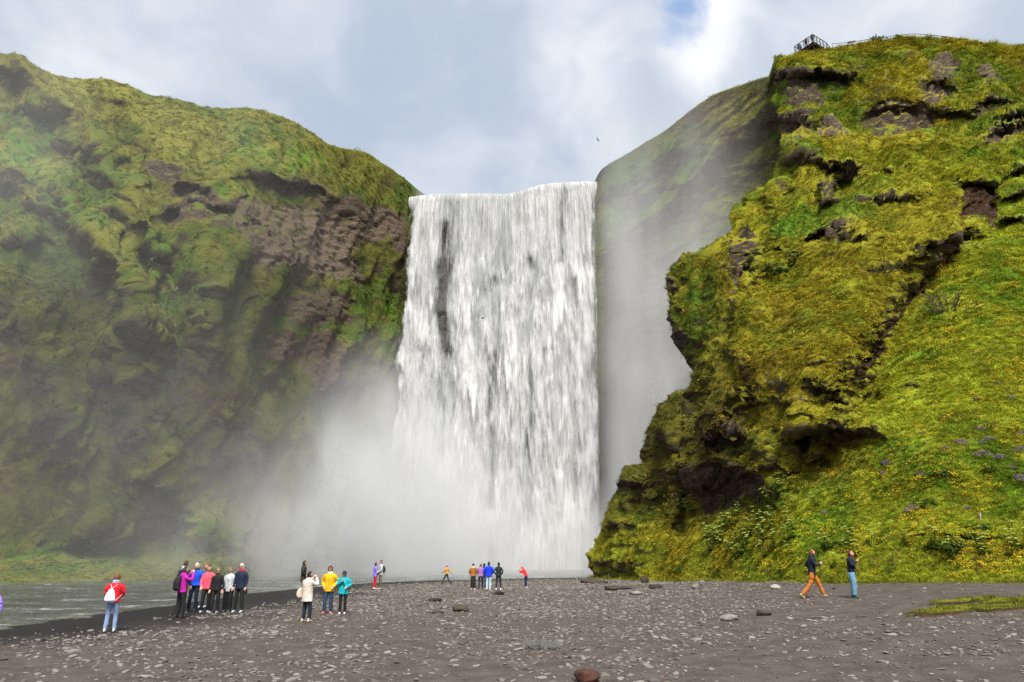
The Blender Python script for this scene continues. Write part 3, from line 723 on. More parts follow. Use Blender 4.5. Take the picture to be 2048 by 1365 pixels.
# ------------------------------------------------------------------ the waterfall
LIP = [(800, 399), (820, 395), (850, 391), (950, 388), (1005, 389), (1040, 383), (1080, 371), (1130, 365), (1192, 364)]
EDGE_L = [(360, 822), (400, 819), (460, 812), (600, 805), (680, 798), (715, 788), (740, 796), (800, 788), (870, 778), (1000, 765), (1160, 755)]
EDGE_R = [(360, 1193), (450, 1190), (600, 1193), (800, 1197), (1000, 1200), (1160, 1204)]
def pxd(d): return d
def fall_layer(j, off, seed, xpad):
    NS, NV = 150, 300
    s = np.linspace(0, 1, NS)[None, :]
    w_ = np.linspace(0, 1, NV)
    Ylip = 107.6
    # rows: first the run over the lip, then the drop
    nl = 16
    rows = []
    pl = np.linspace(819, 1193, NS)
    lip_y = smooth_interp(pl, LIP) + 2.2 * fbm(np.stack([pl / 9.0, pl * 0 + seed, pl * 0], -1), 4, .6)
    L = P(pl, lip_y, Ylip)                       # the lip line in the world
    zl = L[:, 2]
    V = np.zeros((NV, NS, 3)); drop = np.zeros((NV, NS))
    for i in range(NV):
        if i < nl:
            q = (nl - i) / nl
            V[i, :, 0] = L[:, 0]; V[i, :, 1] = Ylip + 9 * q ** 1.3; V[i, :, 2] = zl + .35 - .35 * (1 - q) ** 3
            drop[i] = -9 * q
        else:
            q = (i - nl) / (NV - 1 - nl)
            dz = (zl + 1.2) * q ** 1.15
            drop[i] = dz
            V[i, :, 2] = zl - dz
            V[i, :, 1] = Ylip - .52 * np.sqrt(dz) - .012 * dz - off * sstep(dz, 0, 6)
            # outline in the photo at this height
            _, pyr = pix(0.0, V[i, 0, 1], float(np.mean(V[i, :, 2])))
            xl = P(np.interp(pyr, *zip(*EDGE_L)) - xpad, pyr, V[i, 0, 1])[0]
            xr = P(np.interp(pyr, *zip(*EDGE_R)) + xpad * .3, pyr, V[i, 0, 1])[0]
            k = sstep(dz, 0, 4)
            tgt = xl + (xr - xl) * s[0]
            V[i, :, 0] = L[:, 0] * (1 - k) + tgt * k
    dpos = np.maximum(drop, 0)
    q = np.stack([V[..., 0] * .55, dpos * .10, np.full(drop.shape, seed)], -1)
    amp = .25 + .75 * sstep(dpos, 0, 22)
    V[..., 1] -= amp * (1.0 * fbm(q, 3) + .55 * fbm(q * np.array([2.6, 2.2, 1]) + 8, 3) + .15 * fbm(q * np.array([7, 4, 1]) + 5, 2))
    V[..., 0] += .35 * amp * fbm(q * np.array([1.2, 3.0, 1]) + 21, 3) * (1 - np.abs(2 * s - 1) ** 4 * .3)
    px, py = pix(V[..., 0], V[..., 1], V[..., 2])
    wob = fbm(np.stack([px / 22, py / 60, px * 0 + seed], -1), 4, .6)
    gapk = (.80, 1.15, 1.25)[j]
    dens = np.full(px.shape, .80)
    for pts, wd_, am in [([(886, 540), (882, 620), (893, 720), (886, 800), (878, 900)], 15, .75), ([(893, 450), (886, 540), (882, 620), (892, 700)], 9, .55), ([(897, 375), (893, 450), (888, 520)], 13, .30), ([(912, 380), (918, 440), (905, 520)], 18, .35),
                         ([(990, 560), (988, 620), (992, 700), (976, 830), (986, 900), (980, 1010)], 9, .65), ([(1064, 520), (1056, 700), (1063, 830), (1050, 900), (1060, 1040)], 7, .45),
                         ([(1128, 360), (1124, 440), (1120, 520)], 7, .5), ([(1008, 370), (1006, 460), (1000, 560)], 14, .35), ([(960, 380), (965, 480), (955, 640), (960, 720)], 12, .30), ([(1090, 700), (1085, 900), (1092, 1000)], 6, .3),
                         ([(845, 700), (850, 790), (838, 860)], 9, .30), ([(1150, 560), (1148, 800), (1150, 1000)], 6, .3), ([(1040, 360), (1042, 440)], 10, .25), ([(830, 380), (822, 480)], 8, .2)]:
        d_, _ = poly_dist(px + 9 * wob, py, pts)
        dens -= gapk * am * np.exp(-(d_ / (wd_ * 1.25)) ** 2)
    dens += .25 * sstep(px, 1080, 1140) * sstep(py, 480, 650) + .12 * sstep(py, 520, 700) - .10 * sstep(py, 520, 380)
    dens += .5 * sstep(drop, 2.0, -.5)
    se = s + .035 * fbm(np.stack([dpos / 3.0, dpos * 0 + seed, s * 30 + 0 * dpos], -1), 4, .6)
    dens -= 1.2 * sstep(se, .045, .0) * sstep(dpos, .5, 4) + .9 * sstep(se, .965, 1.0) * sstep(dpos, .5, 6)
    dens -= .45 * sstep(px, 850, 800) * sstep(py, 680, 880)
    me = mesh_np('water_curtain', V.reshape(-1, 3), grid_faces(NV, NS))
    set_attr(me, 'drop', drop); set_attr(me, 'dens', dens); set_attr(me, 'across', V[..., 0])
    return me
def fall_material(j, bias, white):
    m, t, b = new_mat('falling_water')
    cmb = t.node('ShaderNodeCombineXYZ')
    t.put(cmb.inputs[0], t.attr('across')); t.put(cmb.inputs[1], t.attr('drop')); cmb.inputs[2].default_value = 13.7 * j
    v = cmb.outputs[0]
    low = t.ramp(t.attr('drop'), 1.0, 26.0)
    # every strand falls at its own time: shift the pattern up or down from strand to strand
    strand = t.noise(t.scaled(v, (1.5, .015, 1)), 1.0, 4, .65)
    sh = t.node('ShaderNodeCombineXYZ'); t.put(sh.inputs[1], t.math('MULTIPLY', t.math('SUBTRACT', strand, .5), 17.0))
    wx_ = t.math('MULTIPLY', t.math('SUBTRACT', t.noise(t.scaled(v, (.6, .22, 1)), 1.0, 3, .6), .5), t.ramp(low, 0, 1, .2, 1.3))
    t.put(sh.inputs[0], wx_)
    v2 = t.vmath('ADD', v, sh.outputs[0])
    thread = t.noise(t.scaled(v, (2.6, .05, 1)), 1.0, 5, .7)
    clump = t.noise(t.scaled(v2, (.48, .14, 1)), 1.0, 6, .60)
    fine = t.noise(t.scaled(v2, (2.2, .55, 1)), 1.0, 4, .65)
    c1 = t.math('MULTIPLY', t.math('SUBTRACT', clump, .5), t.ramp(low, 0, 1, 1.0, 2.6))
    c2 = t.math('MULTIPLY', t.math('SUBTRACT', thread, .5), t.ramp(low, 0, 1, 1.25, .5))
    c3 = t.math('MULTIPLY', t.math('SUBTRACT', fine, .5), t.ramp(low, 0, 1, .8, 1.0))
    body = t.math('ADD', t.math('ADD', c1, c2), c3)
    a = t.ramp(t.math('ADD', t.math('ADD', body, t.attr('dens')), bias), .0, .95)
    col = t.mix(t.ramp(body, -.55, .55), tuple(x * .70 for x in white), white)
    col = t.mix(t.math('MULTIPLY', t.ramp(thread, .55, .38), t.ramp(low, 0, .6, .55, .0)), col, (.42, .405, .36))
    t.put(b.inputs['Base Color'], col)
    b.inputs['Roughness'].default_value = .7
    b.inputs['Specular IOR Level'].default_value = .15
    bn = t.node('ShaderNodeBump'); bn.inputs['Strength'].default_value = .28; bn.inputs['Distance'].default_value = .5
    t.put(bn.inputs['Height'], body); t.put(b.inputs['Normal'], bn.outputs[0])
    tl = t.node('ShaderNodeBsdfTranslucent'); t.put(tl.inputs[0], col)
    ms = t.node('ShaderNodeMixShader'); ms.inputs[0].default_value = .2
    t.put(ms.inputs[1], b.outputs[0]); t.put(ms.inputs[2], tl.outputs[0])
    tr = t.node('ShaderNodeBsdfTransparent')
    mo = t.node('ShaderNodeMixShader'); t.put(mo.inputs[0], a); t.put(mo.inputs[1], tr.outputs[0]); t.put(mo.inputs[2], ms.outputs[0])
    t.put(t.n['Material Output'].inputs[0], mo.outputs[0])
    return m
fall = tag(link('waterfall', None), 'tall white waterfall plunging between two mossy green cliffs', 'waterfall', kind='structure')
fall.location = tuple(P(1000, 1140, 104.0))
for j, (off, seed, bias, pad, white) in enumerate([(0.0, 1.0, .20, 0, (.49, .51, .52)), (.8, 5.0, -.15, 2, (.66, .67, .68)), (1.7, 9.0, -.38, 5, (.71, .71, .715))]):
    o = link('water_curtain', fall_layer(j, off, seed, pad), fall_material(j, bias, white))
    o.parent = fall; o.matrix_parent_inverse = Matrix.Translation(fall.location).inverted()
# ------------------------------------------------------------------ scattering
def scatter(name, pts, rot, scl, variants, attrs, mat=None):
    """One mesh of points; geometry nodes set a piece on each. attrs: extra per-point floats readable by the material."""
    me = bpy.data.meshes.new(name)
    n = len(pts)
    me.vertices.add(n); me.vertices.foreach_set('co', np.ascontiguousarray(pts, np.float32).ravel())
    a = me.attributes.new('rot', 'FLOAT_VECTOR', 'POINT'); a.data.foreach_set('vector', np.ascontiguousarray(rot, np.float32).ravel())
    a = me.attributes.new('scl', 'FLOAT_VECTOR', 'POINT'); a.data.foreach_set('vector', np.ascontiguousarray(scl, np.float32).ravel())
    a = me.attributes.new('pick', 'INT', 'POINT'); a.data.foreach_set('value', (np.arange(n) * 7919 % len(variants)).astype(np.int32))
    for k, v in attrs.items(): (set_col if np.ndim(v) == 2 else set_attr)(me, k, v)
    o = link(name, me)
    g = bpy.data.node_groups.new(name, 'GeometryNodeTree')
    g.interface.new_socket('Geometry', in_out='INPUT', socket_type='NodeSocketGeometry')
    g.interface.new_socket('Geometry', in_out='OUTPUT', socket_type='NodeSocketGeometry')
    N, L = g.nodes, g.links
    gi, go = N.new('NodeGroupInput'), N.new('NodeGroupOutput')
    mp = N.new('GeometryNodeMeshToPoints'); L.new(gi.outputs[0], mp.inputs[0])
    ii = N.new('GeometryNodeInstanceOnPoints'); L.new(mp.outputs[0], ii.inputs['Points'])
    join = N.new('GeometryNodeJoinGeometry')
    for v in variants:
        oi = N.new('GeometryNodeObjectInfo'); oi.inputs['Object'].default_value = v; oi.inputs['As Instance'].default_value = True
        L.new(oi.outputs['Geometry'], join.inputs[0])
    ii.inputs['Pick Instance'].default_value = True
    L.new(join.outputs[0], ii.inputs['Instance'])
    def na(nm, typ):
        q = N.new('GeometryNodeInputNamedAttribute'); q.data_type = typ; q.inputs['Name'].default_value = nm
        return q.outputs[0]
    L.new(na('pick', 'INT'), ii.inputs['Instance Index'])
    L.new(na('rot', 'FLOAT_VECTOR'), ii.inputs['Rotation'])
    L.new(na('scl', 'FLOAT_VECTOR'), ii.inputs['Scale'])
    L.new(ii.outputs[0], go.inputs[0])
    md = o.modifiers.new('scatter', 'NODES'); md.node_group = g
    return o
def proto(name, me, mat):
    """a piece that only exists to be scattered"""
    me.materials.append(mat)
    return bpy.data.objects.new(name, me)
def blades_mesh(name, n, h, w, spread, lean, seed, segs=2):
    r = np.random.default_rng(seed); V = []; F = []
    for i in range(n):
        a = r.uniform(0, 2 * math.pi); rad = spread * math.sqrt(r.uniform()); bx, by = rad * math.cos(a), rad * math.sin(a)
        hh = h * r.uniform(.55, 1.15); la = a + r.normal(0, .6); ln = lean * r.uniform(.3, 1.3) * hh
        wd = w * r.uniform(.7, 1.3); ta = la + math.pi / 2
        ex, ey = math.cos(ta) * wd / 2, math.sin(ta) * wd / 2
        k = len(V)
        for s_ in range(segs):
            q = s_ / segs
            cx_, cy_, cz = bx + math.cos(la) * ln * q * q, by + math.sin(la) * ln * q * q, hh * q - .06
            f = 1 - .5 * q
            V += [(cx_ - ex * f, cy_ - ey * f, cz), (cx_ + ex * f, cy_ + ey * f, cz)]
        V.append((bx + math.cos(la) * ln, by + math.sin(la) * ln, hh - .06))
        for s_ in range(segs - 1):
            j = k + 2 * s_; F += [(j, j + 1, j + 3), (j, j + 3, j + 2)]
        j = k + 2 * (segs - 1); F.append((j, j + 1, j + 2))
    return mesh_np(name, np.array(V), np.array(F), False)
def green_mat(name, base, tip, var=.5, inst=False):
    """Blades and leaves: colour by piece and by height along the blade."""
    m, t, b = new_mat(name)
    oi = t.node('ShaderNodeObjectInfo').outputs['Random']
    zz = t.node('ShaderNodeSeparateXYZ'); t.put(zz.inputs[0], t.node('ShaderNodeTexCoord').outputs['Object'])
    c = t.attr('tint', 'INSTANCER', 'Color') if inst else base
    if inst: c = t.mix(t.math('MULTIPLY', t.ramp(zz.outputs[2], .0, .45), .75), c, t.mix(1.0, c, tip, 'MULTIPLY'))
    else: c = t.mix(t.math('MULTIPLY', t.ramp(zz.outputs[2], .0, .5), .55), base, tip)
    c = t.hsv(c, t.ramp(oi, 0, 1, .485, .515, smooth=False), 1.0, t.ramp(t.math('FRACT', t.math('MULTIPLY', oi, 7.3)), 0, 1, 1 - var, 1 + var * .8, smooth=False))
    t.put(b.inputs['Base Color'], c)
    b.inputs['Roughness'].default_value = .7; b.inputs['Specular IOR Level'].default_value = .15
    tl = t.node('ShaderNodeBsdfTranslucent'); t.put(tl.inputs[0], c)
    ms = t.node('ShaderNodeMixShader'); ms.inputs[0].default_value = .25
    t.put(ms.inputs[1], b.outputs[0]); t.put(ms.inputs[2], tl.outputs[0])
    t.put(t.n['Material Output'].inputs[0], ms.outputs[0])
    return m
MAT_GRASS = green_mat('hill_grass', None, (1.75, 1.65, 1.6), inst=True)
def euler_from(normal, upmix, rg, n):
    """Euler angles that tip +Z towards a mix of the normal and the vertical, with a free turn about it"""
    d = normal * (1 - upmix) + np.array([0, 0, 1.]) * upmix
    d /= np.linalg.norm(d, axis=1)[:, None]
    a = rg.uniform(0, 2 * math.pi, n)
    # R = Rz(phi) Ry(theta) Rz(a): Euler XYZ equivalent built by matrices
    th = np.arccos(np.clip(d[:, 2], -1, 1)); ph = np.arctan2(d[:, 1], d[:, 0])
    cz, sz, ct, st, ca, sa = np.cos(ph), np.sin(ph), np.cos(th), np.sin(th), np.cos(a), np.sin(a)
    R20 = -st * ca; R21 = st * sa; R22 = ct
    R00 = cz * ct * ca - sz * sa; R10 = sz * ct * ca + cz * sa
    ey = np.arcsin(np.clip(-R20, -1, 1)); ex = np.arctan2(R21, R22); ez = np.arctan2(R10, R00)
    return np.stack([ex, ey, ez], -1)
def pick_points(V, n, rg, attrs, keep=None, col_lo=0, row_hi=None):
    """points spread evenly over the grid's cells (so evenly over what the camera sees)"""
    nr, nc = V.shape[:2]; row_hi = row_hi or nr - 1
    N = grid_normals(V)
    if N[..., 1].mean() > 0: N = -N
    r = rg.uniform(0, row_hi, n); c = rg.uniform(col_lo, nc - 1.001, n)
    i, j = r.astype(int), c.astype(int); fr, fc = (r - i)[:, None], (c - j)[:, None]
    i2, j2 = np.minimum(i + 1, nr - 1), j + 1
    p = (V[i, j] * (1 - fr) + V[i2, j] * fr) * (1 - fc) + (V[i, j2] * (1 - fr) + V[i2, j2] * fr) * fc
    nm = N[i, j]
    at = {k: a[i, j] for k, a in attrs.items()}
    return p, nm, at
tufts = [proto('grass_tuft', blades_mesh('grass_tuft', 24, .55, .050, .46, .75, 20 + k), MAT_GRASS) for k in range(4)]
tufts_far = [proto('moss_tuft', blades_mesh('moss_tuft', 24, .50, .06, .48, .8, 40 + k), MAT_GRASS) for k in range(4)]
def tuft_field(name, V, attrs, n, protos, seed, size, col_lo, row_hi, label, extra=None):
    rg = np.random.default_rng(seed)
    p, nm, at = pick_points(V, n, rg, attrs, col_lo=col_lo, row_hi=row_hi)
    bare = at['rock'] + at.get('soil', 0)
    up = nm[:, 2] + .45 * fbm(p / 2.2, 3)
    keep = (rg.uniform(size=n) > bare * 1.25) & (up > rg.uniform(-.15, .35, n)) & (rg.uniform(size=n) < .35 + .9 * sstep(fbm(p / 1.6 + 7, 3), -.35, .25))
    if extra is not None: keep &= extra(p, rg)
    p, nm = p[keep], nm[keep]; k = len(p)
    dist = np.linalg.norm(p - CAM, axis=1)
    s = dist / F_PX * size * rg.lognormal(0, .32, k)
    hs = s * rg.uniform(.35, .8, k)
    rot = euler_from(nm, .35, rg, k)
    o = scatter(name, p + nm * .02, rot, np.stack([s, s, hs], -1), protos, dict(tint=at['gcol'][keep] * (1 + .22 * rg.normal(size=(k, 1)).clip(-1.6, 1.9)) * np.where(rg.uniform(size=(k, 1)) < .06, np.array([.75, .48, .8]), 1.0)))
    return tag(o, label, 'grass', kind='stuff')
HB = HILL_V.shape[0] - 1
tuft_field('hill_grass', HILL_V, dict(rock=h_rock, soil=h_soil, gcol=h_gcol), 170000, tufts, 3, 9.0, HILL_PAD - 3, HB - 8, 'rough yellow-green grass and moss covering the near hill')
i_fall0, i_fall1 = int(np.searchsorted(CLIFF_U, 815)), int(np.searchsorted(CLIFF_U, 1194))
def not_fall(p, rg):
    x, _ = pix(p[:, 0], p[:, 1], p[:, 2])
    return ((x < 822) | (x > 1196)) & (x > -60)
tuft_field('cliff_grass', CLIFF_V, dict(rock=c_rock, gcol=c_gcol), 150000, tufts_far, 5, 6.5, 0, CLIFF_V.shape[0] - 12, 'olive moss and grass on the cliffs around the waterfall', not_fall)

# ---- look-ups: what stands at a pixel
hp = HILL_V[:460, HILL_PAD:]
HPX, HPY = pix(hp[..., 0], hp[..., 1], hp[..., 2])
HN = grid_normals(hp)
if HN[..., 1].mean() > 0: HN = -HN
def hill_at(px, py):
    d = np.hypot(HPX - px, HPY - py) + 0.05 * np.linalg.norm(hp - CAM, axis=-1)
    i = np.unravel_index(np.argmin(d), d.shape)
    return hp[i].copy(), HN[i].copy()
def ground_at(px, py):
    dx, dy, dz = ray(px, py); z = 0.0
    for _ in range(40):
        Y = (z - CAM[2]) / dz * dy
        X = (z - CAM[2]) / dz * dx
        z = .6 * z + .4 * float(ground_z(np.array([X]), np.array([Y]))[0])
    return np.array([X, Y, float(ground_z(np.array([X]), np.array([Y]))[0])])

# a fringe of grass where the slope runs out on the beach
rg = np.random.default_rng(31)
ft = HILL_V[2:6, HILL_PAD:].reshape(-1, 3); k = rg.integers(0, len(ft), 5200)
p = ft[k] + np.stack([rg.normal(0, .25, 5200), -np.abs(rg.normal(0, .42, 5200)), np.zeros(5200)], -1)
keep = fbm(p / 1.7 + 2, 3) > rg.uniform(-.45, .25, 5200); p = p[keep]
p[:, 2] = np.maximum(ground_z(p[:, 0], p[:, 1]), ground_z(p[:, 0], p[:, 1]) * 0 - 1) - .02
n = len(p); s_ = np.linalg.norm(p - CAM, axis=1) / F_PX * 10 * rg.lognormal(0, .35, n)
tag(scatter('foot_grass', p, np.stack([rg.normal(0, .2, n), rg.normal(0, .2, n), rg.uniform(0, 6.28, n)], -1), np.stack([s_, s_, s_ * .75], -1), tufts, dict(tint=np.array([.19, .20, .016]) * rg.uniform(.6, 1.25, (n, 1)))),
    'ragged fringe of grass along the foot of the near hill', 'grass', kind='stuff')
# ------------------------------------------------------------------ flowers and single plants
def ico(sub=1):
    bm = bmesh.new(); bmesh.ops.create_icosphere(bm, subdivisions=sub, radius=1)
    v = np.array([q.co[:] for q in bm.verts]); f = np.array([[w_.index for w_ in q.verts] for q in bm.faces]); bm.free()
    return v, f
ICO1, ICO2, ICO3, ICO5 = ico(1), ico(2), ico(3), ico(5)
class MB:
    """collects pieces of one mesh"""
    def __init__(s): s.v = []; s.f3 = []; s.f4 = []; s.n = 0
    def add(s, v, f):
        v = np.asarray(v, float); f = np.asarray(f, int) + s.n
        (s.f3 if f.shape[1] == 3 else s.f4).append(f); s.v.append(v); s.n += len(v)
    def blob(s, c, r, base=ICO1, noise_amp=0, seed=0):
        v = base[0].copy()
        if noise_amp: v = v * (1 + noise_amp * fbm(v * 1.4 + seed, 3)[:, None])
        s.add(v * np.asarray(r) + np.asarray(c), base[1])
    def tube(s, pts, rad, seg=6, cap=True):
        pts = [np.asarray(p, float) for p in pts]; rings = []
        if np.isscalar(rad): rad = [rad] * len(pts)
        for i, p in enumerate(pts):
            d = (pts[min(i + 1, len(pts) - 1)] - pts[max(i - 1, 0)]); d = d / max(np.linalg.norm(d), 1e-9)
            a = np.cross(d, (0, 0, 1.)) if abs(d[2]) < .95 else np.cross(d, (1., 0, 0)); a /= np.linalg.norm(a); b = np.cross(d, a)
            th = np.linspace(0, 2 * math.pi, seg, endpoint=False)
            rings.append(p + rad[i] * (np.cos(th)[:, None] * a + np.sin(th)[:, None] * b))
        v = np.concatenate(rings); f = []
        for i in range(len(pts) - 1):
            for k in range(seg): f.append((i*seg+k, i*seg+(k+1) % seg, (i+1)*seg+(k+1) % seg, (i+1)*seg+k))
        s.add(v, f)
        if cap:
            for i, p in ((0, pts[0]), (len(pts) - 1, pts[-1])):
                ring = v[i*seg:(i+1)*seg]
                ff = [(0, 1 + k, 1 + (k + 1) % seg) for k in range(seg)]
                s.add(np.concatenate([[p], ring]), ff)
    def box(s, c, size, R=None):
        v = np.array([(x, y, z) for z in (-.5, .5) for y in (-.5, .5) for x in (-.5, .5)]) * np.asarray(size)
        if R is not None: v = v @ np.asarray(R).T
        s.add(v + np.asarray(c), [[0, 2, 3, 1], [4, 5, 7, 6], [0, 1, 5, 4], [2, 6, 7, 3], [0, 4, 6, 2], [1, 3, 7, 5]])
    def leaf(s, base, direc, length, width, droop=.3, fold=.12):
        """a pointed, folded leaf"""
        base = np.asarray(base, float); d = np.asarray(direc, float); d /= np.linalg.norm(d)
        side = np.cross(d, (0, 0, 1.)); side /= max(np.linalg.norm(side), 1e-6); up = np.cross(side, d)
        q = [0, .3, .65, 1.0]; wd = [.12, 1.0, .8, .02]; V = []
        for a, b_ in zip(q, wd):
            c = base + d * length * a - np.array([0, 0, 1.]) * droop * length * a * a
            V += [c - side * width / 2 * b_ + up * fold * width * b_, c, c + side * width / 2 * b_ + up * fold * width * b_]
        f = []
        for i in range(3):
            for k in range(2): f.append((i*3+k, i*3+k+1, (i+1)*3+k+1, (i+1)*3+k))
        s.add(V, f)
    def mesh(s, name, smooth=True):
        return mesh_np(name, np.concatenate(s.v), [np.concatenate(x) for x in (s.f3, s.f4) if x], smooth)

MAT_LEAF = green_mat('angelica_leaf', (.085, .130, .014), (.15, .20, .025), .3)
MAT_DOCK = green_mat('dark_leaf', (.022, .060, .010), (.045, .10, .018), .35)
MAT_UMBEL = simple_mat('umbel_flower', (.22, .26, .045), .8, .3, 6)
MAT_PURPLE = simple_mat('thyme_flower', (.17, .095, .18), .85, .35, 9)
MAT_YELLOW = simple_mat('buttercup_petal', (.62, .40, .012), .6, .25, 3)
MAT_WHITE_FL = simple_mat('white_flower', (.75, .75, .65), .8, .1, 4)
MAT_WILLOW = green_mat('willow_leaf', (.15, .15, .055), (.21, .21, .09), .3)
MAT_TWIG = simple_mat('twig', (.10, .085, .065), .9, .3, 12)

def angelica_parts(seed):
    """stems, each with its flower head; the leaf mass in one piece"""
    r = np.random.default_rng(seed); lf = MB(); stems, heads = [], []
    for k in range(r.integers(3, 6)):
        st, um = MB(), MB()
        a = r.uniform(0, 6.28); R_ = r.uniform(.0, .28); h = r.uniform(.7, 1.15)
        top = np.array([math.cos(a) * (R_ + .15), math.sin(a) * (R_ + .15), h])
        st.tube([(math.cos(a) * R_ * .3, math.sin(a) * R_ * .3, -.1), top * np.array([.8, .8, .5]), top], [.02, .016, .012], 5)
        um.blob(top + np.array([0, 0, .01]), (.07, .07, .03))
        for q in range(9):
            b_ = r.uniform(0, 6.28); e = r.uniform(.02, .13)
            um.blob(top + np.array([math.cos(b_) * e, math.sin(b_) * e, .04 - e * .3]), (.055, .055, .035))
        for q in range(3):
            b_ = r.uniform(0, 6.28); z = h * r.uniform(.35, .8)
            lf.leaf(top * z / h * .9, (math.cos(b_), math.sin(b_), .5), r.uniform(.22, .38), .16, .5)
        stems.append(st.mesh('stem')); heads.append(um.mesh('flower_head'))
    for k in range(12):
        b_ = r.uniform(0, 6.28); el = r.uniform(.3, 1.0)
        lf.leaf((0, 0, .05), (math.cos(b_), math.sin(b_), el), r.uniform(.4, .7), r.uniform(.16, .26), .45)
    return stems, lf.mesh('leaves', False), heads
ang = [angelica_parts(60 + k) for k in range(3)]
def place_plant(name, parts, mats, pos, nrm, scale, rz, label, cat, group=None, up=.75):
    root = tag(link(name, None), label, cat, group)
    root.empty_display_size = .2
    d = Vector(nrm * (1 - up) + np.array([0, 0, up])).normalized()
    root.location = Vector(pos); root.rotation_mode = 'QUATERNION'
    root.rotation_quaternion = d.to_track_quat('Z', 'Y') @ Euler((0, 0, rz)).to_quaternion()
    root.scale = (scale,) * 3
    stems_ = []
    for nm, me, mt in zip(('stem', 'leaves', 'flower_head'), parts, mats):
        if me is None: continue
        for i_, q in enumerate(me if isinstance(me, list) else [me]):
            if not q.materials: q.materials.append(mt)
            o = bpy.data.objects.new(nm, q); COL.objects.link(o); o.parent = root
            if nm == 'stem' and isinstance(me, list): stems_.append(o)
            if nm == 'flower_head' and isinstance(me, list): o.parent = stems_[i_]
            if not isinstance(me, list): o['kind'] = 'stuff'
    return root
rp = np.random.default_rng(77)
spots = [(1490 + rp.normal(0, 55), 1060 + rp.normal(0, 30)) for _ in range(34)] + [(1420 + rp.normal(0, 20), 1085 + rp.normal(0, 14)) for _ in range(10)] + [(1600 + rp.normal(0, 60), 1100 + rp.normal(0, 14)) for _ in range(14)] + \
        [(1800 + rp.uniform(-120, 240), 1110 + rp.uniform(-20, 12)) for _ in range(14)] + [(1560 + rp.normal(0, 25), 985 + rp.normal(0, 20)) for _ in range(8)] + [(1545 + rp.normal(0, 30), 545 + rp.normal(0, 10)) for _ in range(6)]
for k, (x, y) in enumerate(spots):
    if y > 1150: continue
    p, n_ = hill_at(x, y)
    dist = np.linalg.norm(p - CAM)
    place_plant('angelica_plant', ang[k % 3], (MAT_LEAF, MAT_LEAF, MAT_UMBEL), p, n_, rp.uniform(.55, .95) * (1 + max(0, dist - 45) * .012), rp.uniform(0, 6.28),
                'tall leafy plant with pale yellow-green flower heads on the near hill', 'plant', 'angelica plants on the near hill')
# dark broad-leaved clumps
def dock_parts(seed, n=46):
    r = np.random.default_rng(seed); lf = MB()
    for k in range(n):
        a = r.uniform(0, 6.28); R_ = r.uniform(0, .8); b_ = a + r.normal(0, .8)
        lf.leaf((math.cos(a) * R_, math.sin(a) * R_ * .6, r.uniform(-.05, .45) * (1 - R_ * .6)), (math.cos(b_), math.sin(b_), r.uniform(.2, .9)), r.uniform(.3, .55), r.uniform(.10, .2), .55)
    return None, lf.mesh('leaves', False), None
for k, (x, y, s, lab) in enumerate([(1905, 1096, 1.0, 'large dark green fern-like clump above the wire fence posts'), (1945, 1058, .9, 'dark green leafy clump below the white stake on the hill'), (1858, 1008, .7, 'dark green broad-leaved clump among the pale umbels midway up the slope'),
                                    (1786, 1140, .55, 'small dark green clump at the slope foot beside the walking woman'), (1434, 1152, .6, 'small dark green clump behind two grey boulders at the slope foot'), (1885, 950, .65, 'dark green leafy clump above the purple flowers on the slope'),
                                    (1660, 1088, .7, 'dark leafy clump just above the man in orange trousers'), (1362, 1140, .6, 'dark green bush near the fallen brown rock at the hill foot'), (1555, 548, 1.3, 'bright leafy clump under the small dark cave in the crag'), (1980, 940, .55, 'dark leafy clump between the purple flower cushions')]):
    p, n_ = hill_at(x, y)
    place_plant('broadleaf_plant', dock_parts(90 + k), (MAT_DOCK, MAT_DOCK, None), p - n_ * .05, n_, s, rp.uniform(0, 6.28), lab, 'plant')
# grey-green willow shrubs
def willow_parts(seed):
    r = np.random.default_rng(seed); st, lf = MB(), MB()
    for k in range(46):
        a = r.uniform(0, 6.28); e = r.uniform(.25, 1.2); L = r.uniform(.6, 1.1)
        d = np.array([math.cos(a) * math.cos(e), math.sin(a) * math.cos(e), math.sin(e)])
        b0 = np.array([math.cos(a), math.sin(a), 0]) * r.uniform(0, .7)
        st.tube([b0, b0 + d * L * .5, b0 + d * L + (0, 0, .05)], [.018, .012, .004], 4, False)
        for q in range(12):
            b_ = b0 + d * L * r.uniform(.3, 1.0); c = r.normal(size=3); c[2] = abs(c[2]) * .5 + .2
            lf.leaf(b_, d + c * .8, r.uniform(.10, .17), .045, .2)
    return st.mesh('stem'), lf.mesh('leaves', False), None
for k, (x, y, s, lab) in enumerate([(1900, 622, 1.7, 'wide grey-green willow shrub on the open grass slope'), (1760, 548, 1.3, 'grey-green willow shrub beside the eroded gully head'), (1560, 770, .9, 'thin greyish shrub on the amber moss ridge'), (1770, 190, 1.4, 'pale grey shrub hanging over the big dark rock face'), (1745, 205, 1.0, 'small pale shrub at the corner of the big dark rock face')]):
    p, n_ = hill_at(x, y)
    place_plant('willow_shrub', willow_parts(120 + k), (MAT_TWIG, MAT_WILLOW, None), p - n_ * .1, n_, s, rp.uniform(0, 6.28), lab, 'shrub')
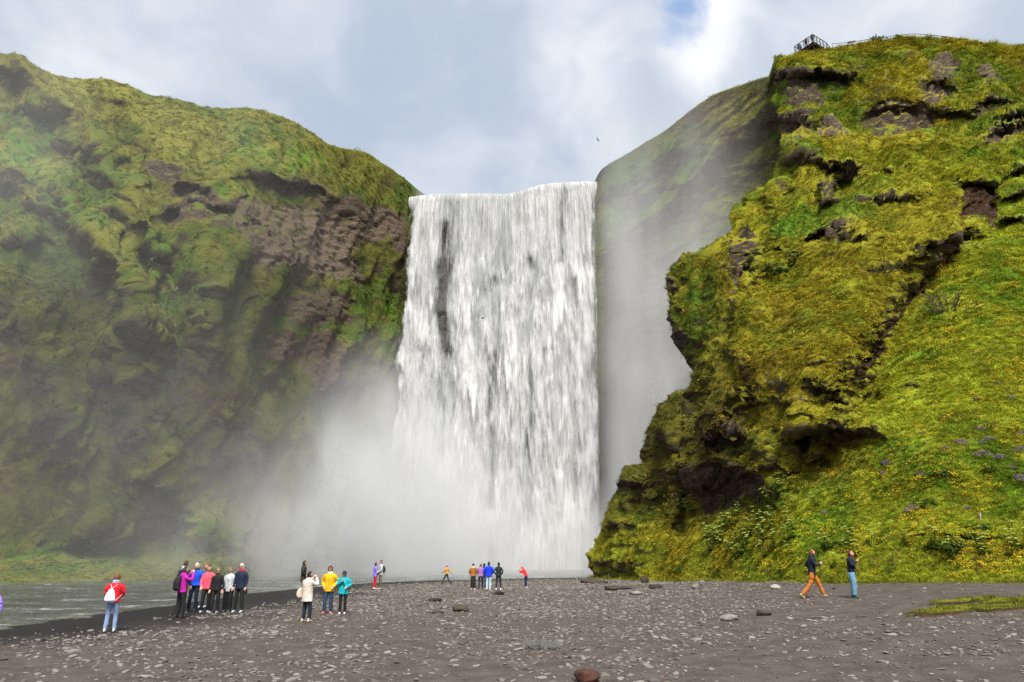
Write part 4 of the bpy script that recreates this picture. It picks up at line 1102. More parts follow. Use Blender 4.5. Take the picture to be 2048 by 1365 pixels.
# purple cushions
def cushion_parts(seed):
    r = np.random.default_rng(seed); lf, um = MB(), MB()
    for k in range(60):
        a = r.uniform(0, 6.28); R_ = math.sqrt(r.uniform()) ; x, y = math.cos(a) * R_ * .55, math.sin(a) * R_ * .3
        h = .22 * (1 - R_ * R_) + r.uniform(.05, .16)
        um.blob((x, y, h), (.045, .045, .032))
        if k % 2: lf.leaf((x, y, h - .14), (math.cos(a), math.sin(a), .7), .16, .04, .2)
    return None, lf.mesh('leaves', False), um.mesh('flower_heads')
cush = [cushion_parts(140 + k) for k in range(3)]
PL = {0: 'widest purple flower cushion on the slope', 1: 'purple flower cushion just beside the widest one', 5: 'deep purple cushion cut by the picture edge', 6: 'purple cushion low on the slope above the fern clump', 2: 'purple cushion uphill of the dark leafy clumps', 3: 'purple cushion directly above the widest one', 7: 'small purple cushion just above the white stake', 8: 'greyish purple cushion standing apart, upper of two', 9: 'greyish purple cushion standing apart, lower of two', 17: 'lone purple tuft near the slope foot above the jogging pair'}
for k, (x, y, s) in enumerate([(1966, 916, 1.0), (1996, 920, .75), (1922, 888, .8), (1975, 886, .9), (2040, 905, .7), (2042, 962, .9), (1825, 1022, .9), (1935, 1020, .5), (1775, 930, .7), (1770, 950, .6), (2044, 873, .6), (1960, 860, .6), (1845, 867, .4), (1955, 800, .5), (2020, 800, .5), (1890, 900, .5), (2025, 940, .45), (1650, 1030, .5), (1995, 770, .5), (2010, 700, .4), (1840, 950, .5)]):
    p, n_ = hill_at(x, y)
    place_plant('purple_flower', cush[k % 3], (None, MAT_LEAF, MAT_PURPLE), p + n_ * .06, n_, s * .8, rp.normal(0, .4),
                PL.get(k, 'small faint tuft of purple flowers scattered in the grass slope'), 'flower', 'purple flower cushions on the slope', up=.35)
# small yellow flowers everywhere on the slope, a few white ones
def flower_proto(seed, mat, n):
    r = np.random.default_rng(seed); b_ = MB()
    for k in range(n):
        b_.blob((r.normal(0, .35), r.normal(0, .35), r.uniform(.5, 1.1)), (.14, .14, .07))
    return proto('buttercup', b_.mesh('buttercup'), mat)
fl = [flower_proto(160 + k, MAT_YELLOW, 4 + k) for k in range(3)]
rg = np.random.default_rng(8)
p, nm, at = pick_points(HILL_V, 42000, rg, dict(rock=h_rock, soil=h_soil, amber=h_amber, lush=h_lush), col_lo=HILL_PAD, row_hi=400)
x, y = pix(p[:, 0], p[:, 1], p[:, 2])
w_ = .10 + .9 * sstep(y, 860, 1100) * sstep(x, 1230, 1400) + .45 * sstep(x, 1750, 1900) * sstep(y, 560, 800) + .5 * at['amber'] + .35 * (np.abs(y - 620) < 90) * (x > 1480)
w_ *= sstep(fbm(p / 2.6 + 3, 3), -.25, .45) * (at['rock'] + at['soil'] < .3) * (y < 1160)
k = rg.uniform(size=len(p)) < w_ * .5
p, nm = p[k], nm[k]
s = np.linalg.norm(p - CAM, axis=1) / F_PX * 6.6 * rg.lognormal(-.2, .3, len(p))
o = scatter('buttercup_flowers', p + nm * .05, euler_from(nm, .5, rg, len(p)), np.stack([s, s, s], -1), fl, {})
tag(o, 'tiny yellow flowers sprinkled over the grass of the near hill', 'flowers', kind='stuff')
# ------------------------------------------------------------------ stones on the beach
def stone_mat(name, c0, c1, wetc=None):
    m, t, b = new_mat(name)
    tc = t.node('ShaderNodeTexCoord').outputs['Object']; oi = t.node('ShaderNodeObjectInfo').outputs['Random']
    n1 = t.noise(tc, 2.2, 5, .65); n2 = t.noise(tc, 11, 4, .7)
    c = t.mix(t.ramp(t.math('ADD', oi, t.math('MULTIPLY', t.math('SUBTRACT', n1, .5), .6)), .1, .9), c0, c1)
    c = t.mix(t.math('MULTIPLY', t.ramp(n2, .5, .7), .45), c, tuple(x * .45 for x in c0))
    t.put(b.inputs['Base Color'], c); b.inputs['Roughness'].default_value = .85; b.inputs['Specular IOR Level'].default_value = .25
    bn = t.node('ShaderNodeBump'); bn.inputs['Strength'].default_value = .6; bn.inputs['Distance'].default_value = .02
    t.put(bn.inputs['Height'], t.math('ADD', n1, t.math('MULTIPLY', n2, .4))); t.put(b.inputs['Normal'], bn.outputs[0])
    return m
MAT_STONE = stone_mat('beach_stone', (.088, .077, .069), (.225, .205, .187))
def stone_mesh(seed, base=ICO2):
    r = np.random.default_rng(seed); v = base[0].copy()
    v = v * (1 + .28 * fbm(v * .9 + seed * 3.1, 2)[:, None])
    for _ in range(5):                                   # a few flat cuts
        n = r.normal(size=3); n /= np.linalg.norm(n); d = r.uniform(.55, .85)
        e = v @ n - d; v = v - np.where(e > 0, e, 0)[:, None] * n * .85
    v = v * np.array([1.0, r.uniform(.6, .9), r.uniform(.30, .52)])
    return mesh_np('stone', v, base[1], True)
smesh = [stone_mesh(k) for k in range(8)]
for me in smesh: me.materials.append(MAT_STONE)
sproto = [bpy.data.objects.new('stone', me) for me in smesh]
rg = np.random.default_rng(21)
n = 300000
Y = 9.0 * (66 / 9.0) ** rg.uniform(size=n) ; Y = np.sqrt(rg.uniform(10.5 ** 2, 62 ** 2, n))
X = rg.uniform(-1, 1, n) * (Y * .80 + 2)
sd_ = shore_d(X, Y)
pt = np.stack([X, Y, X * 0], -1)
patch = fbm(pt / 3.2 + 4, 4); broad = fbm(pt / 11 + 9, 2)
px_, py_ = pix(X, Y, ground_z(X, Y, False))
prob = .16 + .60 * sstep(patch + .55 * broad, -.25, .45)
prob *= sstep(sd_ + 3 * broad, 5.0, 9.5)
band = np.exp(-((sd_ - 8.5 - 2 * broad) / 1.6) ** 2)
prob = np.maximum(prob, .8 * band * sstep(patch, -.3, .2)) + .25 * sstep(py_, 1260, 1190) * sstep(sd_, 6, 11) * (px_ > 550) * (px_ < 1600)
prob *= 1 - .85 * sstep(px_, 1560, 1700) * sstep(py_, 1226, 1205)           # the trodden path
prob *= 1 - .45 * sstep(px_, 1250, 1500) * sstep(patch, .3, .0)
keep = rg.uniform(size=n) < prob * .85
X, Y, patch = X[keep], Y[keep], patch[keep]; n = len(X)
r = rg.lognormal(math.log(.033), .50, n).clip(.016, .105)
Z = ground_z(X, Y) + r * .10
rot = np.stack([rg.normal(0, .16, n), rg.normal(0, .16, n), rg.uniform(0, 6.28, n)], -1)
scl = np.stack([r * rg.uniform(.9, 1.5, n), r, r * rg.uniform(.7, 1.1, n)], -1)
px_, py_ = pix(X, Y, Z); vis = (px_ > 5) & (px_ < 2043) & (py_ < 1362)
app = np.where(vis, r / Y, 0); order = np.argsort(-app); big = order[:300]; rest = order[300:]
for q in big:
    o = bpy.data.objects.new('stone', smesh[int(q) % 8]); COL.objects.link(o)
    o.location = (X[q], Y[q], Z[q]); o.rotation_euler = rot[q]; o.scale = scl[q]
    tag(o, 'pale grey flat stone lying loose on the dark gravel', 'stone', 'loose stones scattered on the gravel beach')
pts = np.stack([X, Y, Z], -1)
tag(scatter('gravel', pts[rest], rot[rest], scl[rest], sproto, {}), 'small pale stones strewn over the black gravel beach', 'gravel', kind='stuff')
print('stones', n)

# ---- rocks that can be told apart
MAT_ROCK_DARK = stone_mat('dark_rock', (.030, .024, .018), (.065, .050, .036))
MAT_ROCK_RED = stone_mat('red_rock', (.045, .022, .017), (.115, .048, .036))
MAT_ROCK_PALE = stone_mat('pale_rock', (.16, .145, .13), (.30, .28, .255))
MAT_ROCK_GREY = stone_mat('grey_rock', (.085, .082, .078), (.19, .185, .178))
def rock(px, py, wpx, hpx, mat, label, seed, cat='rock', sink=.25, name='rock', rough=.6, on_hill=False, aspect=.8):
    p = hill_at(px, py)[0] if on_hill else ground_at(px, py)
    d = np.linalg.norm(p - CAM); w_ = wpx * d / F_PX / 2 * .85; h = hpx * d / F_PX / 2 * 1.0
    v = ICO3[0].copy(); rr = np.random.default_rng(seed)
    v = v * (1 + rough * fbm(v * 1.1 + seed * 5.3, 4)[:, None])
    for _ in range(7):
        n_ = rr.normal(size=3); n_ /= np.linalg.norm(n_); e = v @ n_ - rr.uniform(.6, .9); v = v - np.where(e > 0, e, 0)[:, None] * n_ * .8
    v = v * (1 + .20 * fbm(v * 3.5 + seed, 4, .6, kind=1)[:, None])
    o = link(name, mesh_np(name, v * np.array([w_, w_ * aspect, h]), ICO3[1]), mat)
    o.location = (p[0], p[1] + w_ * aspect * .5, p[2] + h * (1 - 2 * sink))
    o.rotation_euler = (0, 0, rr.normal(0, .12))
    return tag(o, label, cat)
rock(1175, 1366, 58, 29, MAT_ROCK_RED, 'rounded red-brown rock cut by the lower picture edge', 1)
rock(922, 1224, 42, 18, MAT_ROCK_DARK, 'dark brown oblong clod on the gravel in front of the far group', 2)
rock(874, 1228, 26, 9, MAT_ROCK_DARK, 'low dark clod beside the larger oblong clod', 3)
rock(866, 1204, 34, 10, MAT_ROCK_DARK, 'flat dark earth lump behind the oblong clod', 4)
rock(1530, 1232, 38, 13, MAT_ROCK_DARK, 'dark wedge-shaped rock on the open gravel', 5)
rock(1459, 1242, 44, 15, MAT_ROCK_PALE, 'pale crumbled rock next to the dark wedge rock', 6, rough=.5)
rock(1392, 1178, 20, 11, MAT_ROCK_PALE, 'pale boulder at the slope foot, lower of two', 7)
rock(1406, 1172, 13, 13, MAT_ROCK_GREY, 'rounded grey boulder standing behind the pale boulder', 8)
rock(1553, 1179, 22, 11, MAT_ROCK_PALE, 'lone pale boulder on the path edge', 9)
rock(1272, 1190, 30, 9, MAT_ROCK_PALE, 'low pale rock on the black bank', 10)
rock(1312, 1178, 32, 11, MAT_ROCK_DARK, 'dark mossy rock lying at the foot of the hill', 11)
rock(1290, 1166, 20, 18, MAT_ROCK_DARK, 'brown pointed rock leaning on the hill foot', 12, aspect=.6)
rock(1190, 1168, 60, 14, MAT_ROCK_DARK, 'black gravel hump where the hill meets the pool', 13)
rock(1240, 1180, 70, 10, MAT_ROCK_DARK, 'long low black hump along the bank', 14)
rock(998, 1190, 26, 9, MAT_ROCK_DARK, 'small brown mossy clod near the bending person', 15)
rock(1030, 1243, 16, 7, MAT_ROCK_GREY, 'small grey rock on the gravel near the dry bush', 16)
rock(1310, 1365, 30, 8, MAT_ROCK_GREY, 'flat dark grey rock at the lower edge', 17)
rock(1515, 1214, 10, 6, MAT_ROCK_DARK, 'small dark pebble behind the dark wedge rock', 18)
# a mound of rock at the edge of the pool, half lost in the spray
MAT_MOUND = stone_mat('wet_rock', (.035, .032, .026), (.075, .068, .055))
def mound():
    v = ICO5[0].copy(); v = v * (1 + .7 * fbm(v * 1.5 + 3, 5, .6)[:, None]); v = v * (1 + .12 * fbm(v * 5, 3, kind=1)[:, None]); v *= np.array([5.0, 4.0, 2.3])
    o = link('rock', mesh_np('rock', v, ICO5[1]), MAT_MOUND); o.location = tuple(P(565, 1138, 84.0) + np.array([0, 0, -.3]))
    tag(o, 'dark rocky mound by the pool, half lost in the spray', 'rock')
mound()
# dry grey bush in the foreground
p = ground_at(1082, 1298)
st = MB(); r = np.random.default_rng(5)
for k in range(150):
    a = r.uniform(0, 6.28); R_ = math.sqrt(r.uniform()); b0 = np.array([math.cos(a) * R_ * .36, math.sin(a) * R_ * .22, -.01])
    d = np.array([math.cos(a) * .8 + r.normal(0, .5), math.sin(a) * .6 + r.normal(0, .5), r.uniform(.25, 1.1)]); L = r.uniform(.16, .40) * (1.15 - .5 * R_)
    d /= np.linalg.norm(d)
    st.tube([b0, b0 + d * L * .6 + r.normal(0, .012, 3), b0 + d * L + r.normal(0, .03, 3)], [.007, .006, .003], 4, False)
    st.tube([b0 + d * L * .5, b0 + d * L * .8 + r.normal(0, .05, 3)], [.005, .002], 3, False)
MAT_DRY = simple_mat('dry_twigs', (.20, .205, .19), .9, .45, 10)
root = tag(link('dry_bush', None), 'dry grey twiggy bush lying on the foreground gravel', 'bush'); root.location = tuple(p)
link('twigs', st.mesh('twigs'), MAT_DRY, root)
hb = MB(); hb.blob((0.02, .03, .01), (.38, .20, .17), ICO3, .5, 4)
link('root_clod', hb.mesh('root_clod'), MAT_ROCK_GREY, root)
# turf islands at the edge of the path
tp = [proto('turf_tuft', blades_mesh('turf_tuft', 16, .30, .03, .30, .5, 300 + k), MAT_GRASS) for k in range(3)]
MAT_TURF = MAT_CLIFF
def turf(px, py, rx, ry, h, label, seed):
    p = ground_at(px, py); rr = np.random.default_rng(int(seed))
    n = 60; th = np.linspace(0, 2 * math.pi, n, endpoint=False); R = np.linspace(0, 1, 22)[:, None]
    wob = 1 + .75 * fbm(np.stack([np.cos(th) * 1.6 + seed, np.sin(th) * 1.6, th * 0], -1), 4, .6)
    x = p[0] + rx * R * (wob * np.cos(th))[None]; y = p[1] + ry * R * (wob * np.sin(th))[None]
    prof = sstep(R, 1.0, .80) + 0 * x
    z = ground_z(x, y) - .10 + (.10 + h) * prof + .06 * fbm(np.stack([x, y, x * 0], -1) / .5, 3) * prof
    V = np.stack([x, y, z], -1)
    Vc = np.concatenate([V, V[:, :1]], 1)
    me = mesh_np('turf', Vc.reshape(-1, 3), grid_faces(*Vc.shape[:2]))
    for k, a in dict(rock=-.5, tan=0).items(): set_attr(me, k, np.full(Vc.shape[:2], a, float))
    set_attr(me, 'soil', np.broadcast_to(sstep(R, .62, .95), Vc.shape[:2]) + 0.0)
    set_col(me, 'gcol', np.full(Vc.shape, 1.0) * np.array([.15, .16, .015]))
    o = tag(link('turf', me, MAT_TURF), label, 'turf', kind='structure')
    k = int(260 * rx * ry); a = rr.uniform(0, 6.28, k); q = np.sqrt(rr.uniform(0, 1.0, k)); q = q * (1 - .25 * rr.uniform(size=k))
    ww = np.interp(a, th, wob); X_ = p[0] + rx * q * ww * np.cos(a); Y_ = p[1] + ry * q * ww * np.sin(a)
    Z_ = ground_z(X_, Y_) + h * sstep(q, 1.0, .8) - .01
    s = rr.lognormal(-1.25, .4, k) * sstep(fbm(np.stack([X_, Y_, X_ * 0], -1) / .6 + 3, 3), -.5, .1)
    return np.stack([X_, Y_, Z_], -1), s
TP = [turf(1990, 1217, 2.6, .95, .06, 'larger green turf patch at the side of the path', 3.0), turf(1935, 1203, 1.2, .55, .07, 'small dark turf hummock on the path edge', 6.0), turf(2070, 1203, 1.8, .8, .08, 'turf patch running out of the picture beside the path', 9.0)]
pp = np.concatenate([a for a, b_ in TP]); ss = np.concatenate([b_ for a, b_ in TP])
rr = np.random.default_rng(4)
tag(scatter('turf_grass', pp, np.stack([rr.normal(0, .15, len(pp)), rr.normal(0, .15, len(pp)), rr.uniform(0, 6.28, len(pp))], -1), np.stack([ss, ss, ss * .7], -1), tp, dict(tint=np.array([.15, .165, .016]) * rr.uniform(.55, 1.25, (len(pp), 1)))), 'short bright grass on the turf patches by the path', 'grass', kind='stuff')
# ------------------------------------------------------------------ people
_cm = {}
def cloth(col, rough=.75, nm='cloth'):
    k = (tuple(col), rough, nm)
    if k not in _cm: _cm[k] = simple_mat(nm, col, rough, .24, 7, .3, .5, 24)
    return _cm[k]
m, t, b = new_mat('skin')
t.put(b.inputs['Base Color'], t.attr('skincol', out='Color')); b.inputs['Roughness'].default_value = .55; b.inputs['Specular IOR Level'].default_value = .3
MAT_SKIN = m
def remesh(mb, voxel, name):
    me = mb.mesh(name); ob = bpy.data.objects.new('tmp', me); COL.objects.link(ob)
    md = ob.modifiers.new('r', 'REMESH'); md.mode = 'VOXEL'; md.voxel_size = voxel; md.use_smooth_shade = True
    sm = ob.modifiers.new('s', 'SMOOTH'); sm.factor = .5; sm.iterations = 2
    dg = bpy.context.evaluated_depsgraph_get()
    out = bpy.data.meshes.new_from_object(ob.evaluated_get(dg))
    out.name = name
    bpy.data.objects.remove(ob); bpy.data.meshes.remove(me)
    return out
def verts_of(me):
    v = np.empty(len(me.vertices) * 3, np.float32); me.vertices.foreach_get('co', v); return v.reshape(-1, 3).astype(float)
def set_verts(me, v): me.vertices.foreach_set('co', np.ascontiguousarray(v, np.float32).ravel()); me.update()
def loft(mb, rings, seg=18):
    """rings: (centre, rx, ry); horizontal ellipses, closed at both ends"""
    th = np.linspace(0, 2 * math.pi, seg, endpoint=False); V = []; f = []
    for c, rx, ry in rings: V.append(np.asarray(c, float) + np.stack([rx * np.cos(th), ry * np.sin(th), th * 0], -1))
    n = len(rings)
    for i in range(n - 1):
        for k in range(seg): f.append((i*seg+k, i*seg+(k+1) % seg, (i+1)*seg+(k+1) % seg, (i+1)*seg+k))
    V = np.concatenate(V); mb.add(V, f)
    for i, fl_ in ((0, -1), (n - 1, 1)):
        ring = V[i*seg:(i+1)*seg]; ff = [(0, 1 + k, 1 + (k + 1) % seg)[::fl_] for k in range(seg)]
        mb.add(np.concatenate([[np.asarray(rings[i][0], float)], ring]), ff)
def limb(mb, pts, rad, seg=12, sub=4):
    """tapered limb through its joints, rounded at the bends"""
    pts = [np.asarray(p, float) for p in pts]; P_, R_ = [], []
    for i in range(len(pts) - 1):
        for k in range(sub):
            q = k / sub; P_.append(pts[i] * (1 - q) + pts[i + 1] * q); R_.append(rad[i] * (1 - q) + rad[i + 1] * q)
    P_.append(pts[-1]); R_.append(rad[-1])
    P_ = np.array(P_)
    for _ in range(2): P_[1:-1] = (P_[:-2] + 2 * P_[1:-1] + P_[2:]) / 4
    mb.tube(list(P_), R_, seg)
ARMS = dict(
    down=[((.235, -.03, 1.14), (.255, .05, .90)), ((.235, -.03, 1.14), (.255, .05, .90))],
    pockets=[((.30, -.08, 1.16), (.19, .10, .98)), ((.30, -.08, 1.16), (.19, .10, .98))],
    front=[((.27, .02, 1.14), (.10, .20, 1.02)), ((.27, .02, 1.14), (.10, .20, 1.02))],
    photo=[((.25, .20, 1.27), (.08, .30, 1.50)), ((.27, .18, 1.26), (.09, .30, 1.50))],
    hug=[((.28, -.02, 1.15), (.30, .02, .96)), ((.24, .05, 1.14), (.22, .16, .96))],
    chest=[((.27, -.04, 1.16), (.15, .17, 1.08)), ((.25, .08, 1.15), (.06, .22, 1.33))],
    run=[((.26, -.20, 1.20), (.20, .02, 1.04)), ((.24, .10, 1.15), (.12, .26, 1.22))],
    swing=[((.25, .16, 1.17), (.16, .34, 1.08)), ((.30, -.18, 1.18), (.34, -.34, 1.0))],
    phone=[((.24, -.02, 1.14), (.24, .10, .92)), ((.24, .22, 1.28), (.10, .34, 1.48))])
LEGS = dict(
    stand=[((.10, .015, .49), (.105, -.02, .085)), ((.10, .015, .49), (.105, -.02, .085))],
    apart=[((.125, .02, .49), (.155, -.02, .085)), ((.12, .02, .49), (.14, -.01, .085))],
    relaxed=[((.10, .02, .49), (.11, -.03, .085)), ((.115, .06, .49), (.14, .03, .085))],
    walk=[((.10, .17, .52), (.10, .22, .11)), ((.10, -.04, .48), (.10, -.30, .15))],
    run=[((.10, .26, .56), (.10, .22, .16)), ((.10, -.06, .47), (.10, -.40, .12))],
    stride=[((.10, .24, .53), (.10, .36, .12)), ((.10, -.10, .49), (.10, -.44, .12))])
HEAD_R = np.array([.078, .098, .120])
def head_verts(n_lat=22, n_lon=28):
    la = np.linspace(-math.pi / 2, math.pi / 2, n_lat)[:, None]; lo = np.linspace(0, 2 * math.pi, n_lon, endpoint=False)[None]
    d = np.stack([np.cos(la) * np.sin(lo), np.cos(la) * np.cos(lo), np.sin(la) + 0 * lo], -1)
    return d
def add_head(mb, c, R):
    d = head_verts(); v = d * HEAD_R
    low = sstep(d[..., 2], -.1, -.9)
    v[..., 0] *= 1 - .30 * low; v[..., 1] += .012 * low
    front = np.clip(d[..., 1], 0, 1)
    v[..., 1] += .026 * np.exp(-(v[..., 0] / .013) ** 2 - ((v[..., 2] + .012) / .022) ** 2) * front      # nose
    v[..., 1] -= .008 * np.exp(-((np.abs(v[..., 0]) - .032) / .016) ** 2 - ((v[..., 2] - .014) / .012) ** 2) * front   # eye sockets
    v[..., 1] += .006 * np.exp(-(v[..., 0] / .024) ** 2 - ((v[..., 2] + .055) / .010) ** 2) * front        # lips
    nl, nn = d.shape[:2]
    i = np.arange(nl - 1)[:, None] * nn + np.arange(nn)[None]; j = np.arange(nl - 1)[:, None] * nn + (np.arange(nn)[None] + 1) % nn
    f = np.stack([i, i + nn, j + nn, j], -1).reshape(-1, 4)
    mb.add(v.reshape(-1, 3) @ R.T + c, f)
    for s in (-1, 1): mb.blob(np.array([s * .078, -.005, .0]) @ R.T + c, (.016, .022, .032))
def add_hand(mb, w_, direc, side, curl=.5):
    """palm, four unequal bent fingers and a thumb from the side of the palm"""
    d = np.asarray(direc, float); d /= np.linalg.norm(d)
    s_ = np.cross(d, (0, 1., .2)); s_ = s_ / max(np.linalg.norm(s_), 1e-6); n_ = np.cross(s_, d)
    pc = w_ + d * .05
    mb.tube([w_ - d * .02, w_ + d * .01, pc, w_ + d * .09], [.026, .028, .038, .036], 8)
    for k, (o, L) in enumerate(zip((-.033, -.011, .011, .032), (.062, .074, .070, .054))):
        b0 = w_ + d * .085 + s_ * o; b1 = b0 + d * L * .55 + n_ * L * .25 * curl; b2 = b1 + d * L * .35 + n_ * L * .5 * curl
        mb.tube([b0, b1, b2], [.011, .010, .008], 6)
    t0 = w_ + d * .03 + s_ * .03 * side; t1 = t0 + d * .03 + s_ * .025 * side + n_ * .01; t2 = t1 + d * .035 + n_ * .012
    mb.tube([t0, t1, t2], [.014, .012, .009], 6)
def rotm(yaw=0, pitch=0, roll=0): return np.array(Euler((pitch, roll, yaw), 'YXZ').to_matrix())
SKIN = (.56, .30, .21)
def person(label, base, h, yaw, jacket, trousers, shoes, hair, arms='down', legs='stand', hem=.86, bulk=1.0, leg_w=1.0, hair_len=0.0, hair_vol=1.0, glasses=False, hat=None, hood=None,
           head=(0, 0), lean=(0, 0), bend=0.0, collar=None, skin=SKIN, vox=.013, skirt=False, hands=True, hairless=False, group=None):
    """lean: forward and sideways shift of the chest; bend: how far the trunk folds forward (radians)"""
    sc_ = h / 1.74; seed = abs(hash(label)) % 1000 if False else sum(map(ord, label)) % 997
    A, Lg = ARMS[arms], LEGS[legs]
    pel = np.array([0, 0, .93])
    Rb = np.array(Matrix.Rotation(-bend, 3, 'X'))
    def up(p):                                   # trunk points fold about the pelvis and lean
        p = np.asarray(p, float); q = (p - pel) @ Rb.T + pel
        k = np.clip((p[..., 2] - .93) / .5, 0, 1.4)
        return q + np.stack([k * lean[1], k * lean[0], k * 0], -1)
    fold = lambda pts: [up(p) for p in pts]
    hc = up((0, .035, 1.615)); RH = Rb @ rotm(math.radians(head[0]), math.radians(head[1]))
    zmin = min(Lg[0][1][2], Lg[1][1][2]) - .085                  # lowest sole stands on the ground
    body = MB()
    add_head(body, hc, RH)
    limb(body, fold([(0, -.01, 1.40), (0, .0, 1.50), (0, .02, 1.56)]), [.07, .055, .052])
    limb(body, fold([(0, 0, .92), (0, 0, 1.10), (0, 0, 1.30), (0, -.005, 1.44)]), [.12, .11, .125, .07])
    jk, tr = MB(), MB()
    B = bulk
    rings = [((0, 0, hem), .185 * B, .135 * B), ((0, 0, hem + .06), .182 * B, .135 * B), ((0, 0, 1.06), .168 * B, .125 * B), ((0, 0, 1.20), .180 * B, .132 * B), ((0, 0, 1.32), .198 * B, .132 * B), ((0, -.005, 1.40), .192 * B, .115 * B), ((0, -.008, 1.45), .13 * B, .095 * B), ((0, 0, 1.50), .072, .072), ((0, .005, 1.53), .068, .068)]
    th = np.linspace(0, 2 * math.pi, 20, endpoint=False); V = []
    for c, rx, ry in rings: V.append(up(np.asarray(c) + np.stack([rx * np.cos(th), ry * np.sin(th), th * 0], -1)))
    V = np.concatenate(V); n = len(rings); f = [(i*20+k, i*20+(k+1) % 20, (i+1)*20+(k+1) % 20, (i+1)*20+k) for i in range(n - 1) for k in range(20)]
    jk.add(V, f)
    for i, s in ((0, -1), (n - 1, 1)): jk.add(np.concatenate([[V[i*20:(i+1)*20].mean(0)], V[i*20:(i+1)*20]]), [(0, 1 + k, 1 + (k + 1) % 20)[::s] for k in range(20)])
    for s, (el, wr) in ((-1, A[0]), (1, A[1])):
        sg = np.array([s, 1, 1])
        pts = fold([np.array((.155 * B, 0, 1.395)) * sg, np.array((.195 * B, -.005, 1.34)) * sg, np.array(el) * sg * np.array([1 + .5 * (B - 1), 1, 1]), np.array(wr) * sg])
        limb(jk, pts, [.062 * B, .060 * B, .052 * B, .043 * B])
        limb(body, pts, [.05, .048, .040, .028])
        if hands: add_hand(body, pts[-1], pts[-1] - pts[-2], -s)
    if skirt:
        loft(tr, [((0, 0, .16), .17, .15), ((0, 0, .5), .175, .15), ((0, 0, .86), .165, .128), ((0, 0, 1.0), .15, .115)])
    else:
        loft(tr, [((0, 0, .84), .150, .115), ((0, 0, .92), .163, .125), ((0, 0, 1.02), .150, .115)])
    sh = []
    for s, (kn, an) in ((-1, Lg[0]), (1, Lg[1])):
        sg = np.array([s, 1, 1]); hp_ = np.array((.085, 0, .90)) * sg; k_ = np.array(kn) * sg; a_ = np.array(an) * sg
        cuff = a_ + (k_ - a_) * (.02 if leg_w > .8 else .06)
        if not skirt: limb(tr, [hp_, k_, cuff], [.092 * max(.92, leg_w), .070 * leg_w, .060 * leg_w])
        limb(body, [hp_, k_, a_], [.07, .05, .036])
        sm = MB(); pit = .0 if an[1] > -.2 else -.7              # a trailing foot stands on its toes
        Rf = np.array(Matrix.Rotation(pit, 3, 'X'))
        rr = [((0, -.075, -.04), .024, .02), ((0, -.068, -.02), .036, .05), ((0, .0, -.015), .040, .052), ((0, .07, -.035), .044, .036), ((0, .13, -.045), .038, .028), ((0, .165, -.055), .018, .014)]
        V = []; th2 = np.linspace(0, 2 * math.pi, 12, endpoint=False)
        for c, rx, rz in rr: V.append(np.asarray(c) + np.stack([rx * np.cos(th2), th2 * 0, np.maximum(rz * np.sin(th2), -.085 - c[2])], -1))
        V = np.concatenate(V); sm.add(V @ Rf.T + a_, [(i*12+k, (i+1)*12+k, (i+1)*12+(k+1) % 12, i*12+(k+1) % 12) for i in range(5) for k in range(12)])
        for i in (0, 5): sm.add(np.concatenate([[V[i*12:(i+1)*12].mean(0)], V[i*12:(i+1)*12]]) @ Rf.T + a_, [(0, 1 + k, 1 + (k + 1) % 12) for k in range(12)])
        sm.tube([a_ + (0, -.02, -.02), a_ + (0, -.01, .05)], [.046, .048], 10)
        sh.append(sm)
    bme = remesh(body, vox, 'body'); v = verts_of(bme)
    loc = (v - hc) @ RH
    col = np.broadcast_to(np.array(skin), v.shape).copy()
    fr = (loc[:, 1] > .055) & (np.abs(loc[:, 2]) < .12)
    eye = fr & (np.hypot((np.abs(loc[:, 0]) - .032) / 1.5, loc[:, 2] - .014) < .012); mouth = fr & (np.abs(loc[:, 0]) < .026) & (np.abs(loc[:, 2] + .056) < .009)
    brow = fr & (np.abs(np.abs(loc[:, 0]) - .033) < .02) & (np.abs(loc[:, 2] - .036) < .007)
    col[eye] = (.03, .02, .015); col[mouth] = (.36, .10, .09); col[brow] = np.array(hair) * .8
    off = np.array([0, 0, -zmin])
    set_verts(bme, v + off); set_col(bme, 'skincol', col)
    root = link('person', bme, MAT_SKIN); tag(root, label, 'person', group)
    root.location = tuple(base); root.rotation_euler = (0, 0, math.radians(yaw)); root.scale = (sc_,) * 3
    def child(nm, me, mat):
        return link(nm, me, mat, root)
    def garment(nm, mb, col, fold_amp, vx):
        me = remesh(mb, vx, nm); v = verts_of(me)
        me.vertices.foreach_get('normal', (nn := np.empty(len(v) * 3, np.float32))); nn = nn.reshape(-1, 3)
        q = v * np.array([9, 9, 13.]) + seed
        v = v + nn * (fold_amp * fbm(q, 3, .55, kind=2) + .5 * fold_amp * fbm(v * np.array([5, 5, 26.]) + seed, 2))[:, None]
        set_verts(me, v + off); return child(nm, me, cloth(col))
    jo = garment('jacket', jk, jacket, .009, vox * 1.15)
    if abs(((yaw + 180) % 360) - 180) > 90 and vox < .02:          # the front shows: zip and pocket flaps
        zb = MB(); zb.tube([up(np.array([0, ry + .004, z])) + off for z, ry in ((hem + .02, .137 * B), (1.06, .127 * B), (1.20, .134 * B), (1.32, .133 * B), (1.42, .108 * B))], .007, 6)
        dk = tuple(x * .45 for x in jacket); link('zip', zb.mesh('zip'), cloth(dk), jo)
        for s in (-1, 1):
            pb = MB(); pb.tube([up(np.array([s * .06, .122 * B, hem + .13])) + off, up(np.array([s * .125, .096 * B, hem + .17])) + off], .008, 6); link('pocket', pb.mesh('pocket'), cloth(dk), jo)
    garment('skirt' if skirt else 'trousers', tr, trousers, .008, vox * 1.15)
    for sm in sh:
        me = sm.mesh('shoe'); set_verts(me, verts_of(me) + off); child('shoe', me, cloth(shoes, .6, 'shoe'))
